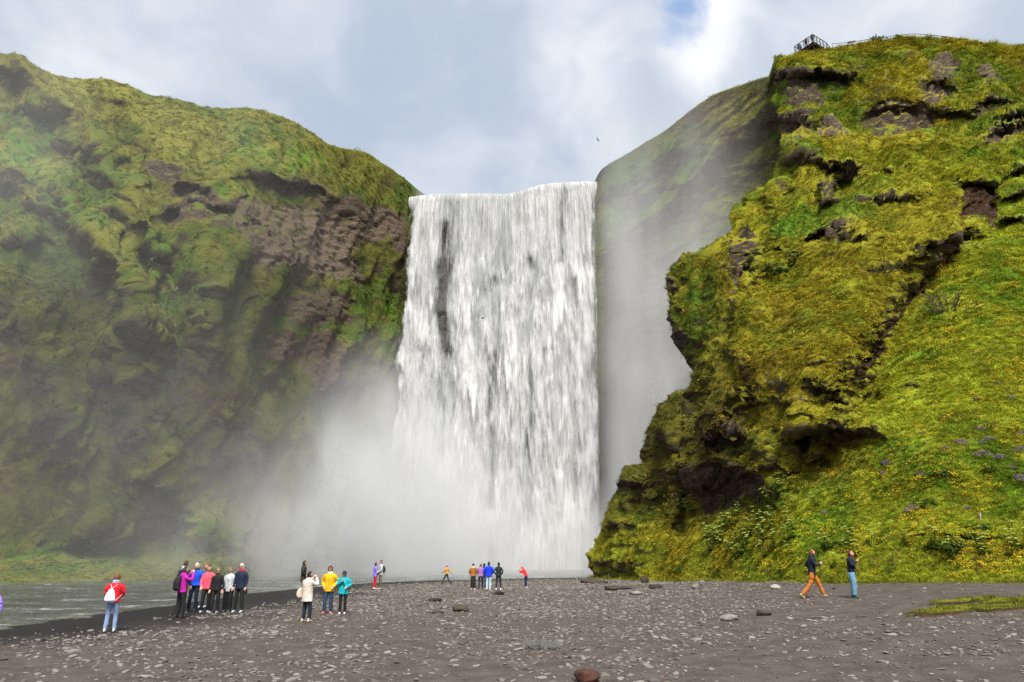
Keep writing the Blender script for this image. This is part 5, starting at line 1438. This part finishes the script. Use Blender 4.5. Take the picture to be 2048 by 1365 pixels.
    # hair: a cap over the skull that dips inside the face
    def cap(scale, face_cut, drop, vol, amp):
        d = head_verts(26, 34); v = d * HEAD_R * scale * np.array([vol, vol, 1.0])
        face = sstep(d[..., 1], .02, .30) * sstep(d[..., 2], .66, .50)
        face = np.maximum(face, sstep(d[..., 1], -.25, .05) * sstep(d[..., 2], -.55, -.75) * (drop < .1))
        v = v * (1 - face_cut * face)[..., None]
        low = sstep(d[..., 2], -.1, -.75) * sstep(d[..., 1], .45, .1)
        v[..., 2] -= drop * low; v[..., 1] -= .02 * low * (drop > .05)
        if drop < .02: v[..., 2] = np.maximum(v[..., 2], -.075 - .0 * low)
        v = v * (1 + amp * fbm(v * 26 + seed, 3, kind=1))[..., None]
        nl, nn = d.shape[:2]; i = np.arange(nl - 1)[:, None] * nn + np.arange(nn)[None]; j = np.arange(nl - 1)[:, None] * nn + (np.arange(nn)[None] + 1) % nn
        return v.reshape(-1, 3), np.stack([i, i + nn, j + nn, j], -1).reshape(-1, 4)
    if not hairless:
        v, f = cap(1.10, .26, hair_len, hair_vol, .10); hb = MB(); hb.add(v @ RH.T + hc + off, f); child('hair', hb.mesh('hair'), cloth(hair, .6, 'hair'))
    if hood:
        v, f = cap(1.30, .40, .05, 1.0, .04); hb = MB(); hb.add(v @ RH.T + hc + off + np.array([0, -.012, -.01]), f); child('hood', hb.mesh('hood'), cloth(hood)).parent = jo
    if hat:
        hb = MB(); v, f = cap(1.16, .0, 0, 1.03, .02); v[:, 2] = np.maximum(v[:, 2], .035); hb.add(v @ RH.T + hc + off, f)
        th = np.linspace(0, 2 * math.pi, 24, endpoint=False); r0 = np.stack([.085 * np.cos(th), .108 * np.sin(th), th * 0 + .05], -1); r1 = np.stack([.135 * np.cos(th), .158 * np.sin(th), th * 0 + .025], -1)
        hb.add(np.concatenate([r0, r1, r1 - (0, 0, .008)]) @ RH.T + hc + off, [(k, (k + 1) % 24, 24 + (k + 1) % 24, 24 + k) for k in range(24)] + [(24 + k, 24 + (k + 1) % 24, 48 + (k + 1) % 24, 48 + k) for k in range(24)])
        child('hat', hb.mesh('hat'), cloth(hat))
    if glasses:
        gb = MB()
        for s in (-1, 1):
            gb.blob(np.array([s * .034, .098, .016]) @ RH.T + hc + off, (.028, .010, .021), ICO2)
            gb.tube([np.array([s * .058, .085, .02]) @ RH.T + hc + off, np.array([s * .084, .0, .018]) @ RH.T + hc + off], .005, 5)
        gb.tube([np.array([-.01, .104, .02]) @ RH.T + hc + off, np.array([.01, .104, .02]) @ RH.T + hc + off], .005, 5)
        child('sunglasses', gb.mesh('sunglasses'), cloth((.012, .010, .010), .15, 'dark_lens'))
    if collar:
        cb = MB(); V = []
        for z, rx, ry in ((1.45, .12, .10), (1.50, .095, .095), (1.56, .10, .105), (1.555, .085, .09), (1.47, .075, .08)):
            V.append(up(np.stack([rx * np.cos(th_ := np.linspace(0, 2 * math.pi, 20, endpoint=False)), ry * np.sin(th_) - .005, th_ * 0 + z - .03 * np.clip(np.sin(th_), 0, 1)], -1)) + off)
        V = np.concatenate(V); cb.add(V, [(i*20+k, i*20+(k+1) % 20, (i+1)*20+(k+1) % 20, (i+1)*20+k) for i in range(4) for k in range(20)])
        child('collar', cb.mesh('collar'), cloth(collar)).parent = jo
    return root, up, off
def at_feet(px, py_foot, py_head, Y=None):
    g = ground_at(px, py_foot)
    z1 = P(px, py_head, g[1])[2]
    return g, z1 - g[2]
def bag(root, off, name, cat, label, build, col, straps=None, strap_col=None):
    """a bag carried by a person: a thing of its own, in the person's frame"""
    r = tag(link(name, None), label, cat)
    r.location = root.location; r.rotation_euler = root.rotation_euler; r.scale = root.scale
    mb = MB(); build(mb); me = remesh(mb, .014, 'bag_body'); v = verts_of(me)
    me.vertices.foreach_get('normal', (nn := np.empty(len(v) * 3, np.float32))); v = v + nn.reshape(-1, 3) * (.012 * fbm(v * 11 + 3, 3, kind=2))[:, None]
    set_verts(me, v + off); link('bag_body', me, cloth(col), r)
    for pts in (straps or []):
        sb = MB(); limb(sb, [np.asarray(p) + off for p in pts], [.013] * len(pts), 6, 4); link('strap', sb.mesh('strap'), cloth(strap_col or col), r)
    return r
BLACK, NAVY = (.012, .012, .014), (.010, .016, .040)
DK_HAIR, BR_HAIR, AUB, WHITE_H, BLOND = (.012, .009, .008), (.05, .025, .012), (.15, .05, .018), (.62, .60, .57), (.22, .13, .06)
PP = {}
def add(key, label, px, pf, ph, yaw, *a, **k):
    g, h = at_feet(px, pf, ph)
    PP[key] = person(label, g, h, yaw, *a, **k)
    return PP[key]
add('red', 'person in red jacket and pale jeans with a white drawstring bag, seen from behind', 217, 1265, 1148, 12, (.62, .012, .025), (.20, .27, .45), (.45, .47, .46), AUB, arms='front', legs='relaxed', bulk=1.12, hair_len=.05, hair_vol=1.22, hem=.88, collar=(.25, .36, .48))
add('magenta', 'person in magenta jacket and black backpack photographing the row of friends', 357, 1237, 1133, -38, (.46, .012, .34), BLACK, (.03, .03, .03), BR_HAIR, arms='photo', legs='relaxed', bulk=1.02, hair_len=.03, hands=True)
add('navyback', 'person in navy jacket half hidden behind the magenta photographer', 359, 1226, 1122, -10, NAVY, BLACK, BLACK, BR_HAIR, arms='down', bulk=.95, collar=(.5, .6, .75))
add('blue', 'white-haired person in bright blue jacket facing the camera in the row', 384, 1223, 1126, 178, (.008, .075, .60), NAVY, (.05, .05, .06), WHITE_H, arms='hug', legs='relaxed', bulk=1.15, hem=.90, collar=NAVY)
add('pink', 'smiling person in salmon pink jacket in the row', 409, 1226, 1131, 196, (.80, .095, .145), BLACK, (.35, .38, .45), BR_HAIR, arms='hug', legs='relaxed', hair_len=.07, head=(0, 0))
add('redhair', 'red-haired person hidden behind the pink jacket, only hair and a leg showing', 405, 1216, 1127, 170, (.09, .09, .10), (.10, .10, .105), (.5, .5, .5), (.26, .075, .02), arms='down', hair_len=.10, hair_vol=1.15)
add('black', 'person in black jacket and sunglasses third from the end of the row', 428, 1227, 1136, 180, BLACK, BLACK, (.30, .31, .31), BLOND, arms='down', legs='relaxed', glasses=True, hair_len=.04, hair_vol=1.08)
add('white', 'person in pale grey padded jacket and wide black trousers in the row', 453, 1225, 1135, 176, (.50, .53, .56), BLACK, (.10, .10, .10), BLOND, arms='hug', leg_w=1.35, hem=.80, glasses=True, hair_vol=1.15, bulk=1.02)
add('navyman', 'bald person in navy jacket with red collar at the end of the row', 475, 1226, 1127, 168, (.010, .018, .045), (.014, .016, .014), (.45, .47, .48), WHITE_H, arms='down', legs='apart', glasses=True, collar=(.45, .012, .03), bulk=1.05, hem=.84)
add('olive', 'person in dark olive hooded coat standing behind the cream coat', 604, 1188, 1122, -75, (.028, .028, .020), (.02, .02, .018), BLACK, DK_HAIR, arms='pockets', hood=(.020, .024, .020), hem=.62, bulk=1.15, vox=.016)
add('cream', 'person in long cream coat taking a photo, seen from behind', 611, 1245, 1143, -30, (.60, .545, .47), (.010, .014, .035), (.55, .45, .34), DK_HAIR, arms='photo', legs='relaxed', hem=.70, bulk=1.18, hair_len=.12, head=(-15, 0))
add('yellow', 'person with long dark hair and sunglasses in bright yellow jacket and jeans', 655, 1228, 1132, 180, (.80, .42, .004), (.018, .050, .105), (.55, .13, .16), BR_HAIR, arms='pockets', legs='relaxed', hem=.80, bulk=1.08, hair_len=.16, hair_vol=1.22, glasses=True, collar=(.6, .6, .6))
add('teal', 'person in turquoise jacket and black hat beside the yellow jacket', 684, 1229, 1142, 186, (.006, .36, .42), BLACK, (.62, .60, .56), BR_HAIR, arms='chest', hem=.80, bulk=1.15, hat=(.012, .020, .022), glasses=True, hair_len=.06, leg_w=.95)
add('purple', 'person in violet jacket and red trousers facing a companion', 749, 1179, 1125, -65, (.26, .16, .72), (.62, .010, .020), (.6, .6, .6), DK_HAIR, arms='front', hem=.80, bulk=1.12, hair_len=.06, vox=.016)
add('greyman', 'person in pale grey jacket and khaki trousers facing the violet jacket', 760, 1179, 1121, 115, (.40, .43, .43), (.14, .105, .07), (.40, .36, .30), BR_HAIR, arms='front', vox=.016)
add('ochre', 'person in ochre jacket striding past the pool edge', 893, 1169, 1129, 70, (.62, .30, .05), (.035, .035, .035), BLACK, (.40, .16, .25), arms='swing', legs='stride', hem=.92, vox=.018, hat=(.45, .18, .34))
add('brown', 'person in tan brown jacket with pale collar watching the fall', 946, 1181, 1127, 4, (.30, .125, .025), BLACK, (.50, .36, .30), BR_HAIR, arms='front', skirt=True, hem=.90, bulk=1.1, hair_len=.07, collar=(.7, .62, .52), vox=.016)
add('mauve', 'person in mauve jacket and black leggings watching the fall', 961, 1178, 1128, -3, (.32, .15, .38), BLACK, BLACK, AUB, arms='front', legs='relaxed', leg_w=.8, hem=.86, bulk=1.08, hair_len=.03, vox=.016)
add('hooded', 'hooded person in dark blue mostly hidden between mauve and blue jackets', 968, 1175, 1127, 0, (.03, .04, .07), (.02, .04, .12), BLACK, DK_HAIR, arms='down', hood=(.03, .04, .06), vox=.016)
add('bluefar', 'person in royal blue jacket and pale jeans watching the fall', 977, 1181, 1124, -5, (.005, .035, .62), (.38, .55, .58), (.50, .42, .33), DK_HAIR, arms='pockets', legs='stand', hem=.84, bulk=1.22, vox=.016)
add('blackfar', 'person all in black with white shoes watching the fall', 997, 1181, 1125, 0, (.020, .022, .026), (.022, .024, .030), (.75, .75, .74), DK_HAIR, arms='pockets', legs='apart', vox=.016)
add('redbend', 'person in red jacket leaning forward with arms raised by the pool', 1052, 1177, 1131, 62, (.80, .018, .03), (.012, .018, .045), (.45, .48, .52), AUB, arms='photo', legs='relaxed', bend=.45, hem=.90, hood=(.75, .09, .08), vox=.016)
add('runman', 'person in navy coat and orange-brown trousers jogging along the path', 1629, 1195, 1097, -100, (.008, .011, .026), (.42, .135, .018), (.42, .36, .20), (.18, .06, .025), arms='run', legs='stride', hem=.82, leg_w=1.15, bulk=1.02, collar=(.008, .011, .026), lean=(.05, 0), head=(20, 8))
add('runwoman', 'person with long auburn hair in navy sweater and blue jeans looking up while walking', 1709, 1196, 1101, -118, (.006, .008, .022), (.13, .27, .40), (.02, .12, .09), (.10, .030, .016), arms='chest', legs='relaxed', hem=.94, leg_w=1.35, hair_len=.20, head=(0, 16), lean=(.03, 0))
add('edge', 'person in violet jacket cut off by the picture edge', -33, 1292, 1170, 175, (.26, .17, .70), (.05, .05, .08), BLACK, BR_HAIR, arms='hug', bulk=1.1)
# ---- bags
r, up, off = PP['red']
bag(r, off, 'drawstring_bag', 'bag', 'white drawstring bag on the back of the red jacket', lambda mb: loft(mb, [((-.05, -.20, .88), .13, .04), ((-.05, -.23, .95), .16, .085), ((-.05, -.22, 1.10), .145, .075), ((-.05, -.19, 1.24), .09, .045), ((-.05, -.17, 1.30), .03, .025)]), (.66, .64, .68),
    [[(-.05, -.17, 1.30), (-.10, -.12, 1.42), (-.12, .02, 1.46)], [(-.05, -.17, 1.30), (.06, -.14, 1.40), (.11, .0, 1.47)], [(.08, -.20, .90), (.17, -.10, 1.02), (.215, .03, 1.10)]], (.62, .42, .48))
r, up, off = PP['magenta']
bag(r, off, 'backpack', 'backpack', 'black backpack worn over the magenta jacket', lambda mb: loft(mb, [((0, -.18, .92), .13, .06), ((0, -.22, .98), .16, .10), ((0, -.22, 1.20), .16, .11), ((0, -.19, 1.36), .14, .08), ((0, -.15, 1.42), .09, .04)]), (.016, .012, .015),
    [[(s * .09, -.15, 1.40), (s * .12, -.03, 1.47), (s * .12, .13, 1.38), (s * .13, .10, 1.15), (s * .15, -.12, 1.0)] for s in (-1, 1)], (.02, .015, .02))
r, up, off = PP['cream']
bag(r, off, 'shoulder_bag', 'bag', 'cream shoulder bag hanging at the side of the cream coat', lambda mb: loft(mb, [((-.26, -.10, .84), .06, .12), ((-.29, -.10, .92), .085, .16), ((-.28, -.09, 1.08), .07, .14), ((-.25, -.07, 1.18), .03, .06)]), (.52, .44, .36),
    [[(-.26, -.04, 1.17), (-.23, -.06, 1.36), (-.17, -.02, 1.46), (-.21, .10, 1.36), (-.27, .0, 1.15)]], (.45, .36, .28))
r, up, off = PP['teal']
bag(r, off, 'backpack', 'backpack', 'red backpack on the back of the turquoise jacket', lambda mb: loft(mb, [((-.10, -.20, .96), .12, .07), ((-.12, -.23, 1.04), .16, .10), ((-.12, -.23, 1.24), .15, .10), ((-.09, -.18, 1.38), .10, .06)]), (.55, .012, .035),
    [[(.10, .10, 1.42), (.02, .165, 1.25), (-.10, .165, 1.08), (-.185, .03, .95)], [(.10, .10, 1.42), (.10, -.03, 1.47), (.05, -.16, 1.36)]], (.015, .02, .022))
r, up, off = PP['navyman']
bag(r, off, 'camera_bag', 'bag', 'small black camera bag held by the navy jacket with red collar', lambda mb: loft(mb, [((-.28, .06, .66), .05, .04), ((-.28, .06, .70), .075, .06), ((-.28, .06, .79), .07, .055), ((-.28, .06, .82), .04, .03)]), (.012, .012, .014), [[(-.32, .06, .80), (-.28, .08, .88), (-.24, .06, .80)]])
r, up, off = PP['greyman']
bag(r, off, 'backpack', 'backpack', 'dark daypack on the back of the pale grey jacket', lambda mb: loft(mb, [((0, -.17, .98), .11, .05), ((0, -.20, 1.06), .14, .08), ((0, -.20, 1.26), .14, .08), ((0, -.16, 1.40), .10, .05)]), (.02, .022, .022))
r, up, off = PP['purple']
bag(r, off, 'shoulder_bag', 'bag', 'small dark red bag in front of the violet jacket', lambda mb: loft(mb, [((.12, .17, .92), .06, .04), ((.12, .18, .98), .09, .06), ((.12, .17, 1.08), .07, .045)]), (.28, .01, .06))
def phone(key, label):
    r, up, off = PP[key]
    q = tag(link('phone', None), label, 'phone'); q.location = r.location; q.rotation_euler = r.rotation_euler; q.scale = r.scale
    mb = MB(); c = up(np.array([0, .37, 1.57])) + off; mb.box(c, (.15, .012, .075)); link('case', mb.mesh('case', False), cloth((.015, .015, .02), .3, 'phone'), q)
    mb = MB(); mb.box(c + np.array([0, -.0075, 0]), (.138, .002, .066)); link('screen', mb.mesh('screen', False), cloth((.05, .06, .08), .1, 'screen'), q)
phone('magenta', 'dark phone held up by the magenta jacket'); phone('cream', 'dark phone held up by the cream coat'); phone('redbend', 'dark phone held up by the leaning red jacket')
# ------------------------------------------------------------------ viewing platform, fences, birds
MAT_WOOD = simple_mat('weathered_wood', (.060, .045, .036), .85, .35, 5, .2, .4, 25)
MAT_STEEL = simple_mat('dark_steel', (.018, .020, .024), .45, .2, 6, .5)
A_, B_, C_ = (39.9, 82.5), (41.2, 80.5), (43.2, 81.9)
DZ = 69.1
plat = tag(link('viewing_platform', None), 'wooden viewing platform with steel railing jutting out at the hilltop', 'platform')
ax = np.array([B_[0] - A_[0], B_[1] - A_[1], 0]); la = np.linalg.norm(ax); ax /= la
bx_ = np.array([C_[0] - B_[0], C_[1] - B_[1], 0]); lb = np.linalg.norm(bx_); bx_ -= ax * (bx_ @ ax); bx_ /= np.linalg.norm(bx_)
O_ = np.array([A_[0], A_[1], DZ]); plat.location = tuple(O_); la, lb = 2.9, 3.1
Rm = np.stack([ax, bx_, [0, 0, 1]], 1)
def put(name, mb, mat, parent=plat, smooth=False):
    me = mb.mesh(name, smooth); set_verts(me, verts_of(me) @ Rm.T); return link(name, me, mat, parent)
for k in range(18):
    mb = MB(); mb.box((la / 2 - .1, lb * (k + .5) / 18 - .1, .0 + .004 * (k % 3)), (la, lb / 18 - .025, .045)); put('plank', mb, MAT_WOOD)
for k in range(6):
    mb = MB(); mb.box((la * (k + .25) / 5.6 - .05, lb / 2 - .1, -.125), (.09, lb, .19)); put('joist', mb, MAT_WOOD)
for y in (.1, lb - .35):
    mb = MB(); mb.box((la / 2 - .1, y, -.335), (la, .14, .22)); put('beam', mb, MAT_WOOD)
for (x, y, L) in ((.3, .3, 2.2), (la - .5, lb - .4, 3.0), (.3, lb - .4, 2.6), (la - .5, .3, 3.2)):
    mb = MB(); mb.tube([(x, y, -.4), (x, y, -.4 - L)], .08, 8); put('support', mb, MAT_WOOD, smooth=True)
PZ = 1.12; corners = [(-.1, lb - .1), (-.1, -.1), (la - .1, -.1), (la - .1, lb - .1)]
posts = []
for (p0, p1), n in zip(zip(corners[:-1], corners[1:]), (3, 4, 4)):
    for k in range(n): posts.append((p0[0] + (p1[0] - p0[0]) * k / n, p0[1] + (p1[1] - p0[1]) * k / n))
posts.append(corners[-1])
posts += [(la - .1 + .05 * k, lb - .1 + .75 * k) for k in (1, 2, 3)]
for k, (x, y) in enumerate(posts):
    z0 = 0 - (.55 * max(0, k - len(posts) + 4))
    mb = MB(); mb.tube([(x, y, z0 - .25), (x, y, z0 + .6), (x - .0, y, z0 + PZ)], [.062, .058, .055], 7); put('post', mb, MAT_STEEL, smooth=True)
zz_ = lambda k: -(.55 * max(0, k - len(posts) + 4))
for hgt, rad in ((PZ, .055), (.62, .026), (.32, .026)):
    for k in range(len(posts) - 1):
        mb = MB(); mb.tube([(*posts[k], zz_(k) + hgt), (*posts[k + 1], zz_(k + 1) + hgt)], rad, 6); put('rail', mb, MAT_STEEL, smooth=True)
def on_deck(x, y): return O_ + Rm @ np.array([x, y, .03])
person('tall person in dark green jacket standing at the platform corner', on_deck(la - .55, .5), 1.75, 150, (.018, .030, .020), (.022, .030, .040), BLACK, DK_HAIR, arms='pockets', vox=.02, hands=False)
person('person in dark red jacket leaning on the platform rail', on_deck(la * .5, .35), 1.66, 120, (.09, .02, .03), (.02, .018, .022), BLACK, DK_HAIR, arms='front', vox=.02, hands=False)
person('person in blue jacket at the far rail of the platform', on_deck(.35, .35), 1.62, 150, (.015, .045, .15), (.02, .03, .06), BLACK, DK_HAIR, arms='swing', vox=.02, hands=False)
person('person in maroon clothes on the platform beside the blue jacket', on_deck(.15, 1.0), 1.60, 100, (.13, .05, .05), (.09, .04, .04), BLACK, DK_HAIR, arms='front', vox=.02, hands=False)
# handrail along the skyline
hr = tag(link('handrail', None), 'thin dark handrail climbing along the grassy skyline', 'railing')
HRP = [(1664, 88, 80.5), (1690, 86, 80.2), (1720, 82, 80), (1750, 77, 79.5), (1780, 73, 79), (1805, 70, 78.6), (1830, 68, 78.2), (1852, 70, 78.2), (1876, 72, 78.2), (1905, 75.5, 78.2)]
top = [P(x, y, Y_) for x, y, Y_ in HRP]; hr.location = tuple(top[0])
for p in top:
    mb = MB(); mb.tube([p - top[0] - (0, 0, 1.5), p - top[0]], .026, 6); link('post', mb.mesh('post'), MAT_STEEL, hr)
for a, b_ in zip(top[:-1], top[1:]):
    mb = MB(); mb.tube([a - top[0], b_ - top[0]], .035, 6); link('rail', mb.mesh('rail'), MAT_STEEL, hr)
# bushes on the skyline
for k, (x, y, s, lab) in enumerate([(1757, 84, 1.2, 'leafy bush on the skyline beside the handrail'), (1700, 92, .8, 'small bush on the skyline near the platform'), (1795, 78, .9, 'small bush on the skyline under the handrail bend')]):
    p, n_ = hill_at(x, y); p[2] += .1
    place_plant('skyline_bush', dock_parts(190 + k, 60), (MAT_LEAF, MAT_LEAF, None), p, np.array([0, 0, 1.]), s, k * 2., lab, 'bush')
# wire fence at the foot of the slope: rusty posts and two wires
MAT_POST = simple_mat('rusty_post', (.075, .045, .03), .85, .3, 12)
MAT_GREYPOST = simple_mat('grey_post', (.33, .33, .32), .8, .2, 10)
fence = tag(link('wire_fence', None), 'sagging wire fence with thin rusty posts along the slope foot', 'fence')
FP = [(1419, 1134, 1156), (1535, 1130, 1156), (1640, 1118, 1158), (1785, 1104, 1140), (1950, 1112, 1152), (2090, 1108, 1150)]
tops = []
for x, yt, yb in FP:
    p, n_ = hill_at(x, yb); t_ = P(x, yt, p[1]); tops.append((p, t_))
fence.location = tuple(tops[0][0]); f0 = tops[0][0]
for k, (p, t_) in enumerate(tops):
    lean_ = np.array([.06, 0, 0]) * (-1 if k == 4 else 1) * (2.2 if k == 4 else .5)
    mb = MB(); mb.tube([p - f0 - (0, 0, .2) - lean_, t_ - f0], .022, 6); link('post', mb.mesh('post'), MAT_POST, fence)
for q in (.05, .45):
    for (p, t_), (p2, t2) in zip(tops[:-1], tops[1:]):
        a, b_ = t_ * (1 - q) + p * q, t2 * (1 - q) + p2 * q; mid = (a + b_) / 2 - (0, 0, .12)
        mb = MB(); mb.tube([a - f0, mid - f0, b_ - f0], .006, 4, False); link('wire', mb.mesh('wire'), MAT_POST, fence)
def stake(px, yt, yb, rad, mat, label, ground=False):
    p = ground_at(px, yb) if ground else hill_at(px, yb)[0]
    t_ = P(px, yt, p[1]); o = tag(link('stake', None), label, 'stake'); o.location = tuple(p)
    mb = MB(); mb.tube([(0, 0, -.2), t_ - p], [rad, rad * .95], 8); link('shaft', mb.mesh('shaft'), mat, o)
    mb = MB(); mb.blob(t_ - p, (rad * 1.15, rad * 1.15, rad * .7)); link('cap', mb.mesh('cap'), mat, o)
stake(1219, 1130, 1164, .035, MAT_GREYPOST, 'pale grey stake at the foot of the hill by the pool')
stake(1960, 1027, 1042, .035, simple_mat('white_post', (.42, .40, .36), .8, .1, 8), 'short white stake among yellow flowers on the slope')
# gulls
MAT_GULL_W = simple_mat('gull_white', (.62, .62, .62), .7, .1, 6); MAT_GULL_D = simple_mat('gull_dark', (.10, .10, .11), .7, .2, 6)
def gull(px, py, Y_, span_px, yaw, bank, mat_w, label):
    p = P(px, py, Y_); d = np.linalg.norm(p - CAM); s = span_px * d / F_PX / 2
    r = MB(); rings = [(-.42, .03, 0), (-.30, .07, 0), (-.05, .11, 0), (.18, .10, .02), (.32, .07, .03), (.42, .055, .04), (.50, .015, .03)]
    V = []; th = np.linspace(0, 2 * math.pi, 10, endpoint=False)
    for y, rad, z in rings: V.append(np.stack([rad * np.cos(th), th * 0 + y, rad * np.sin(th) + z], -1))
    V = np.concatenate(V); r.add(V, [(i*10+k, i*10+(k+1) % 10, (i+1)*10+(k+1) % 10, (i+1)*10+k) for i in range(6) for k in range(10)])
    for sg in (-1, 1):                                   # wings grow out of the body in the same mesh
        W = []
        for q, ch, zz, yy in ((.05, .30, .05, .05), (.35, .30, .22, .08), (.65, .22, .20, .0), (1.0, .04, .06, -.16)):
            for e, tk in ((.5, 0), (.15, .03), (-.5, 0), (.15, -.012)): W.append((sg * q, yy + e * ch, zz + tk))
        f = [(i*4+k, i*4+(k+1) % 4, (i+1)*4+(k+1) % 4, (i+1)*4+k) for i in range(3) for k in range(4)]
        r.add(W, [x if sg > 0 else x[::-1] for x in f])
    r.add([(-.03, -.40, 0), (.03, -.40, 0), (.10, -.58, .01), (-.10, -.58, .01)], [(0, 1, 2, 3)])
    o = link('gull', r.mesh('gull'), mat_w); tag(o, label, 'bird')
    o.location = tuple(p); o.scale = (s,) * 3; o.rotation_euler = (math.radians(-8), math.radians(bank), math.radians(yaw))
    mb = MB(); mb.tube([(0, .48, .03), (0, .56, .015)], [.018, .006], 6); link('beak', mb.mesh('beak'), cloth((.5, .3, .03)), o)
gull(1196, 280, 100, 12, 60, 25, MAT_GULL_D, 'dark gull flying against the sky above the fall')
gull(966, 637, 95, 17, 95, -12, MAT_GULL_D, 'dark gull gliding in front of the falling water')
gull(803, 685, 98, 9, 40, 30, MAT_GULL_W, 'white gull flying beside the edge of the fall')
for k, (x, y) in enumerate([(460, 308), (573, 401), (619, 418)]):
    j = np.unravel_index(np.argmin(np.hypot(*(a - b_ for a, b_ in zip(pix(CLIFF_V[:330, :, 0], CLIFF_V[:330, :, 1], CLIFF_V[:330, :, 2]), (x, y))))), (330, CLIFF_V.shape[1]))
    q = CLIFF_V[:330][j]; gx, gy = pix(*q)
    gull(gx, gy, q[1] - .5, 5, 40 * k, 10, MAT_GULL_W, ['white bird on the grassy rim of the cliff', 'white bird on a ledge above the pale brown rock face', 'white bird under the dark rim near the pale rock face'][k])
# ------------------------------------------------------------------ spray
def box_mesh(name, lo, hi):
    v = np.array([(x, y, z) for z in (lo[2], hi[2]) for y in (lo[1], hi[1]) for x in (lo[0], hi[0])], float)
    f = np.array([[0, 2, 3, 1], [4, 5, 7, 6], [0, 1, 5, 4], [2, 6, 7, 3], [0, 4, 6, 2], [1, 3, 7, 5]])
    return mesh_np(name, v, f, False)
def curve(t, x, lo, hi, vmax, pts):
    n = t.node('ShaderNodeFloatCurve')
    c = n.mapping.curves[0]
    ps = [((a - lo) / (hi - lo), v / vmax) for a, v in pts]
    c.points[0].location = ps[0]; c.points[1].location = ps[-1]
    for p in ps[1:-1]: c.points.new(*p)
    for p in c.points: p.handle_type = 'AUTO'
    n.mapping.update()
    t.put(n.inputs['Value'], t.ramp(x, lo, hi, smooth=False))
    return t.math('MULTIPLY', n.outputs[0], vmax)
def mist_mat(name, dens_fn, col=(.92, .93, .95), step=0.35, aniso=0.1):
    m = bpy.data.materials.new(name); m.use_nodes = True
    t = NT(m.node_tree); t.n.clear()
    pos = t.node('ShaderNodeNewGeometry').outputs['Position']
    s = t.node('ShaderNodeSeparateXYZ'); t.put(s.inputs[0], pos)
    d = dens_fn(t, pos, s.outputs[0], s.outputs[1], s.outputs[2])
    v = t.node('ShaderNodeVolumePrincipled')
    t.put(v.inputs['Color'], col); t.put(v.inputs['Density'], d)
    v.inputs['Anisotropy'].default_value = aniso
    o = t.node('ShaderNodeOutputMaterial'); t.put(o.inputs['Volume'], v.outputs[0])
    m.cycles.volume_step_rate = step
    m.cycles.homogeneous_volume = False
    return m
def plume(t, pos, x, y, z):
    n = t.noise(t.scaled(pos, (1, 1, .7)), .07, 4, .62, .9); n2 = t.noise(t.scaled(pos, (1.0, .6, .45)), .20, 4, .65, .6)
    H = curve(t, x, -50, 20, 40, [(-50, 1.0), (-42, 3), (-36, 7), (-29, 12), (-22, 17), (-15, 20), (-9, 16), (-3, 9), (2, 4), (8, 1.5), (14, 4), (20, 7)])
    Hn = t.math('ADD', H, t.math('MULTIPLY', t.math('SUBTRACT', n, .5), 22.0))
    k = t.ramp(t.math('SUBTRACT', z, Hn), 9.0, -18.0)
    k = t.math('MULTIPLY', k, t.ramp(t.math('SUBTRACT', x, t.math('MULTIPLY', z, .60)), -44, -24))
    yb = t.math('MULTIPLY', t.ramp(y, 60, 80), t.ramp(y, 108, 104))
    fill = t.ramp(n2, .30, .68, .12, 1.25)
    return t.math('MULTIPLY', t.math('MULTIPLY', t.math('MULTIPLY', k, yb), fill), .155)
def veil(t, pos, x, y, z):
    n = t.noise(t.scaled(pos, (1.3, 1, .25)), .16, 4, .6, .3)
    n2 = t.noise(pos, .05, 3, .5)
    k = t.math('MULTIPLY', t.ramp(x, 11.5, 15.0), t.ramp(x, 40, 27))
    hz = curve(t, z, -2, 78, 1, [(-2, 1), (20, .85), (35, .55), (48, .30), (58, .16), (68, .05), (78, 0)])
    k = t.math('MULTIPLY', k, hz)
    k = t.math('MULTIPLY', k, t.ramp(n, .3, .7, .35, 1.25))
    k = t.math('MULTIPLY', k, t.ramp(n2, .3, .65, .5, 1.2))
    return t.math('MULTIPLY', k, .11)
def thin(t, pos, x, y, z):
    n = t.noise(t.scaled(pos, (1, 1, .7)), .06, 4, .55, .5)
    k = t.ramp(n, .36, .72, .22, 1.0)
    low = t.ramp(z, 60, 10, .35, 1.0)
    edge = t.math('MULTIPLY', t.ramp(x, -20, -30), t.ramp(z, 66, 50))
    return t.math('MULTIPLY', t.math('MULTIPLY', t.math('MULTIPLY', k, low), edge), .0115)
def mist(name, lo, hi, fn, label, **kw):
    o = link(name, box_mesh(name, lo, hi), mist_mat(name, fn, **kw))
    return tag(o, label, 'mist', kind='stuff')
mist('spray_plume', (-54, 60, -.6), (19, 108, 46), plume, 'dense white spray billowing at the foot of the waterfall')
mist('spray_veil', (11.6, 84, -.6), (40, 111, 78), veil, 'grey veil of drifting spray between waterfall and near hill')
mist('drifting_mist', (-60, 46, -.6), (-20, 104, 66), thin, 'thin pale mist drifting in front of the cliff beside the river', step=.6)
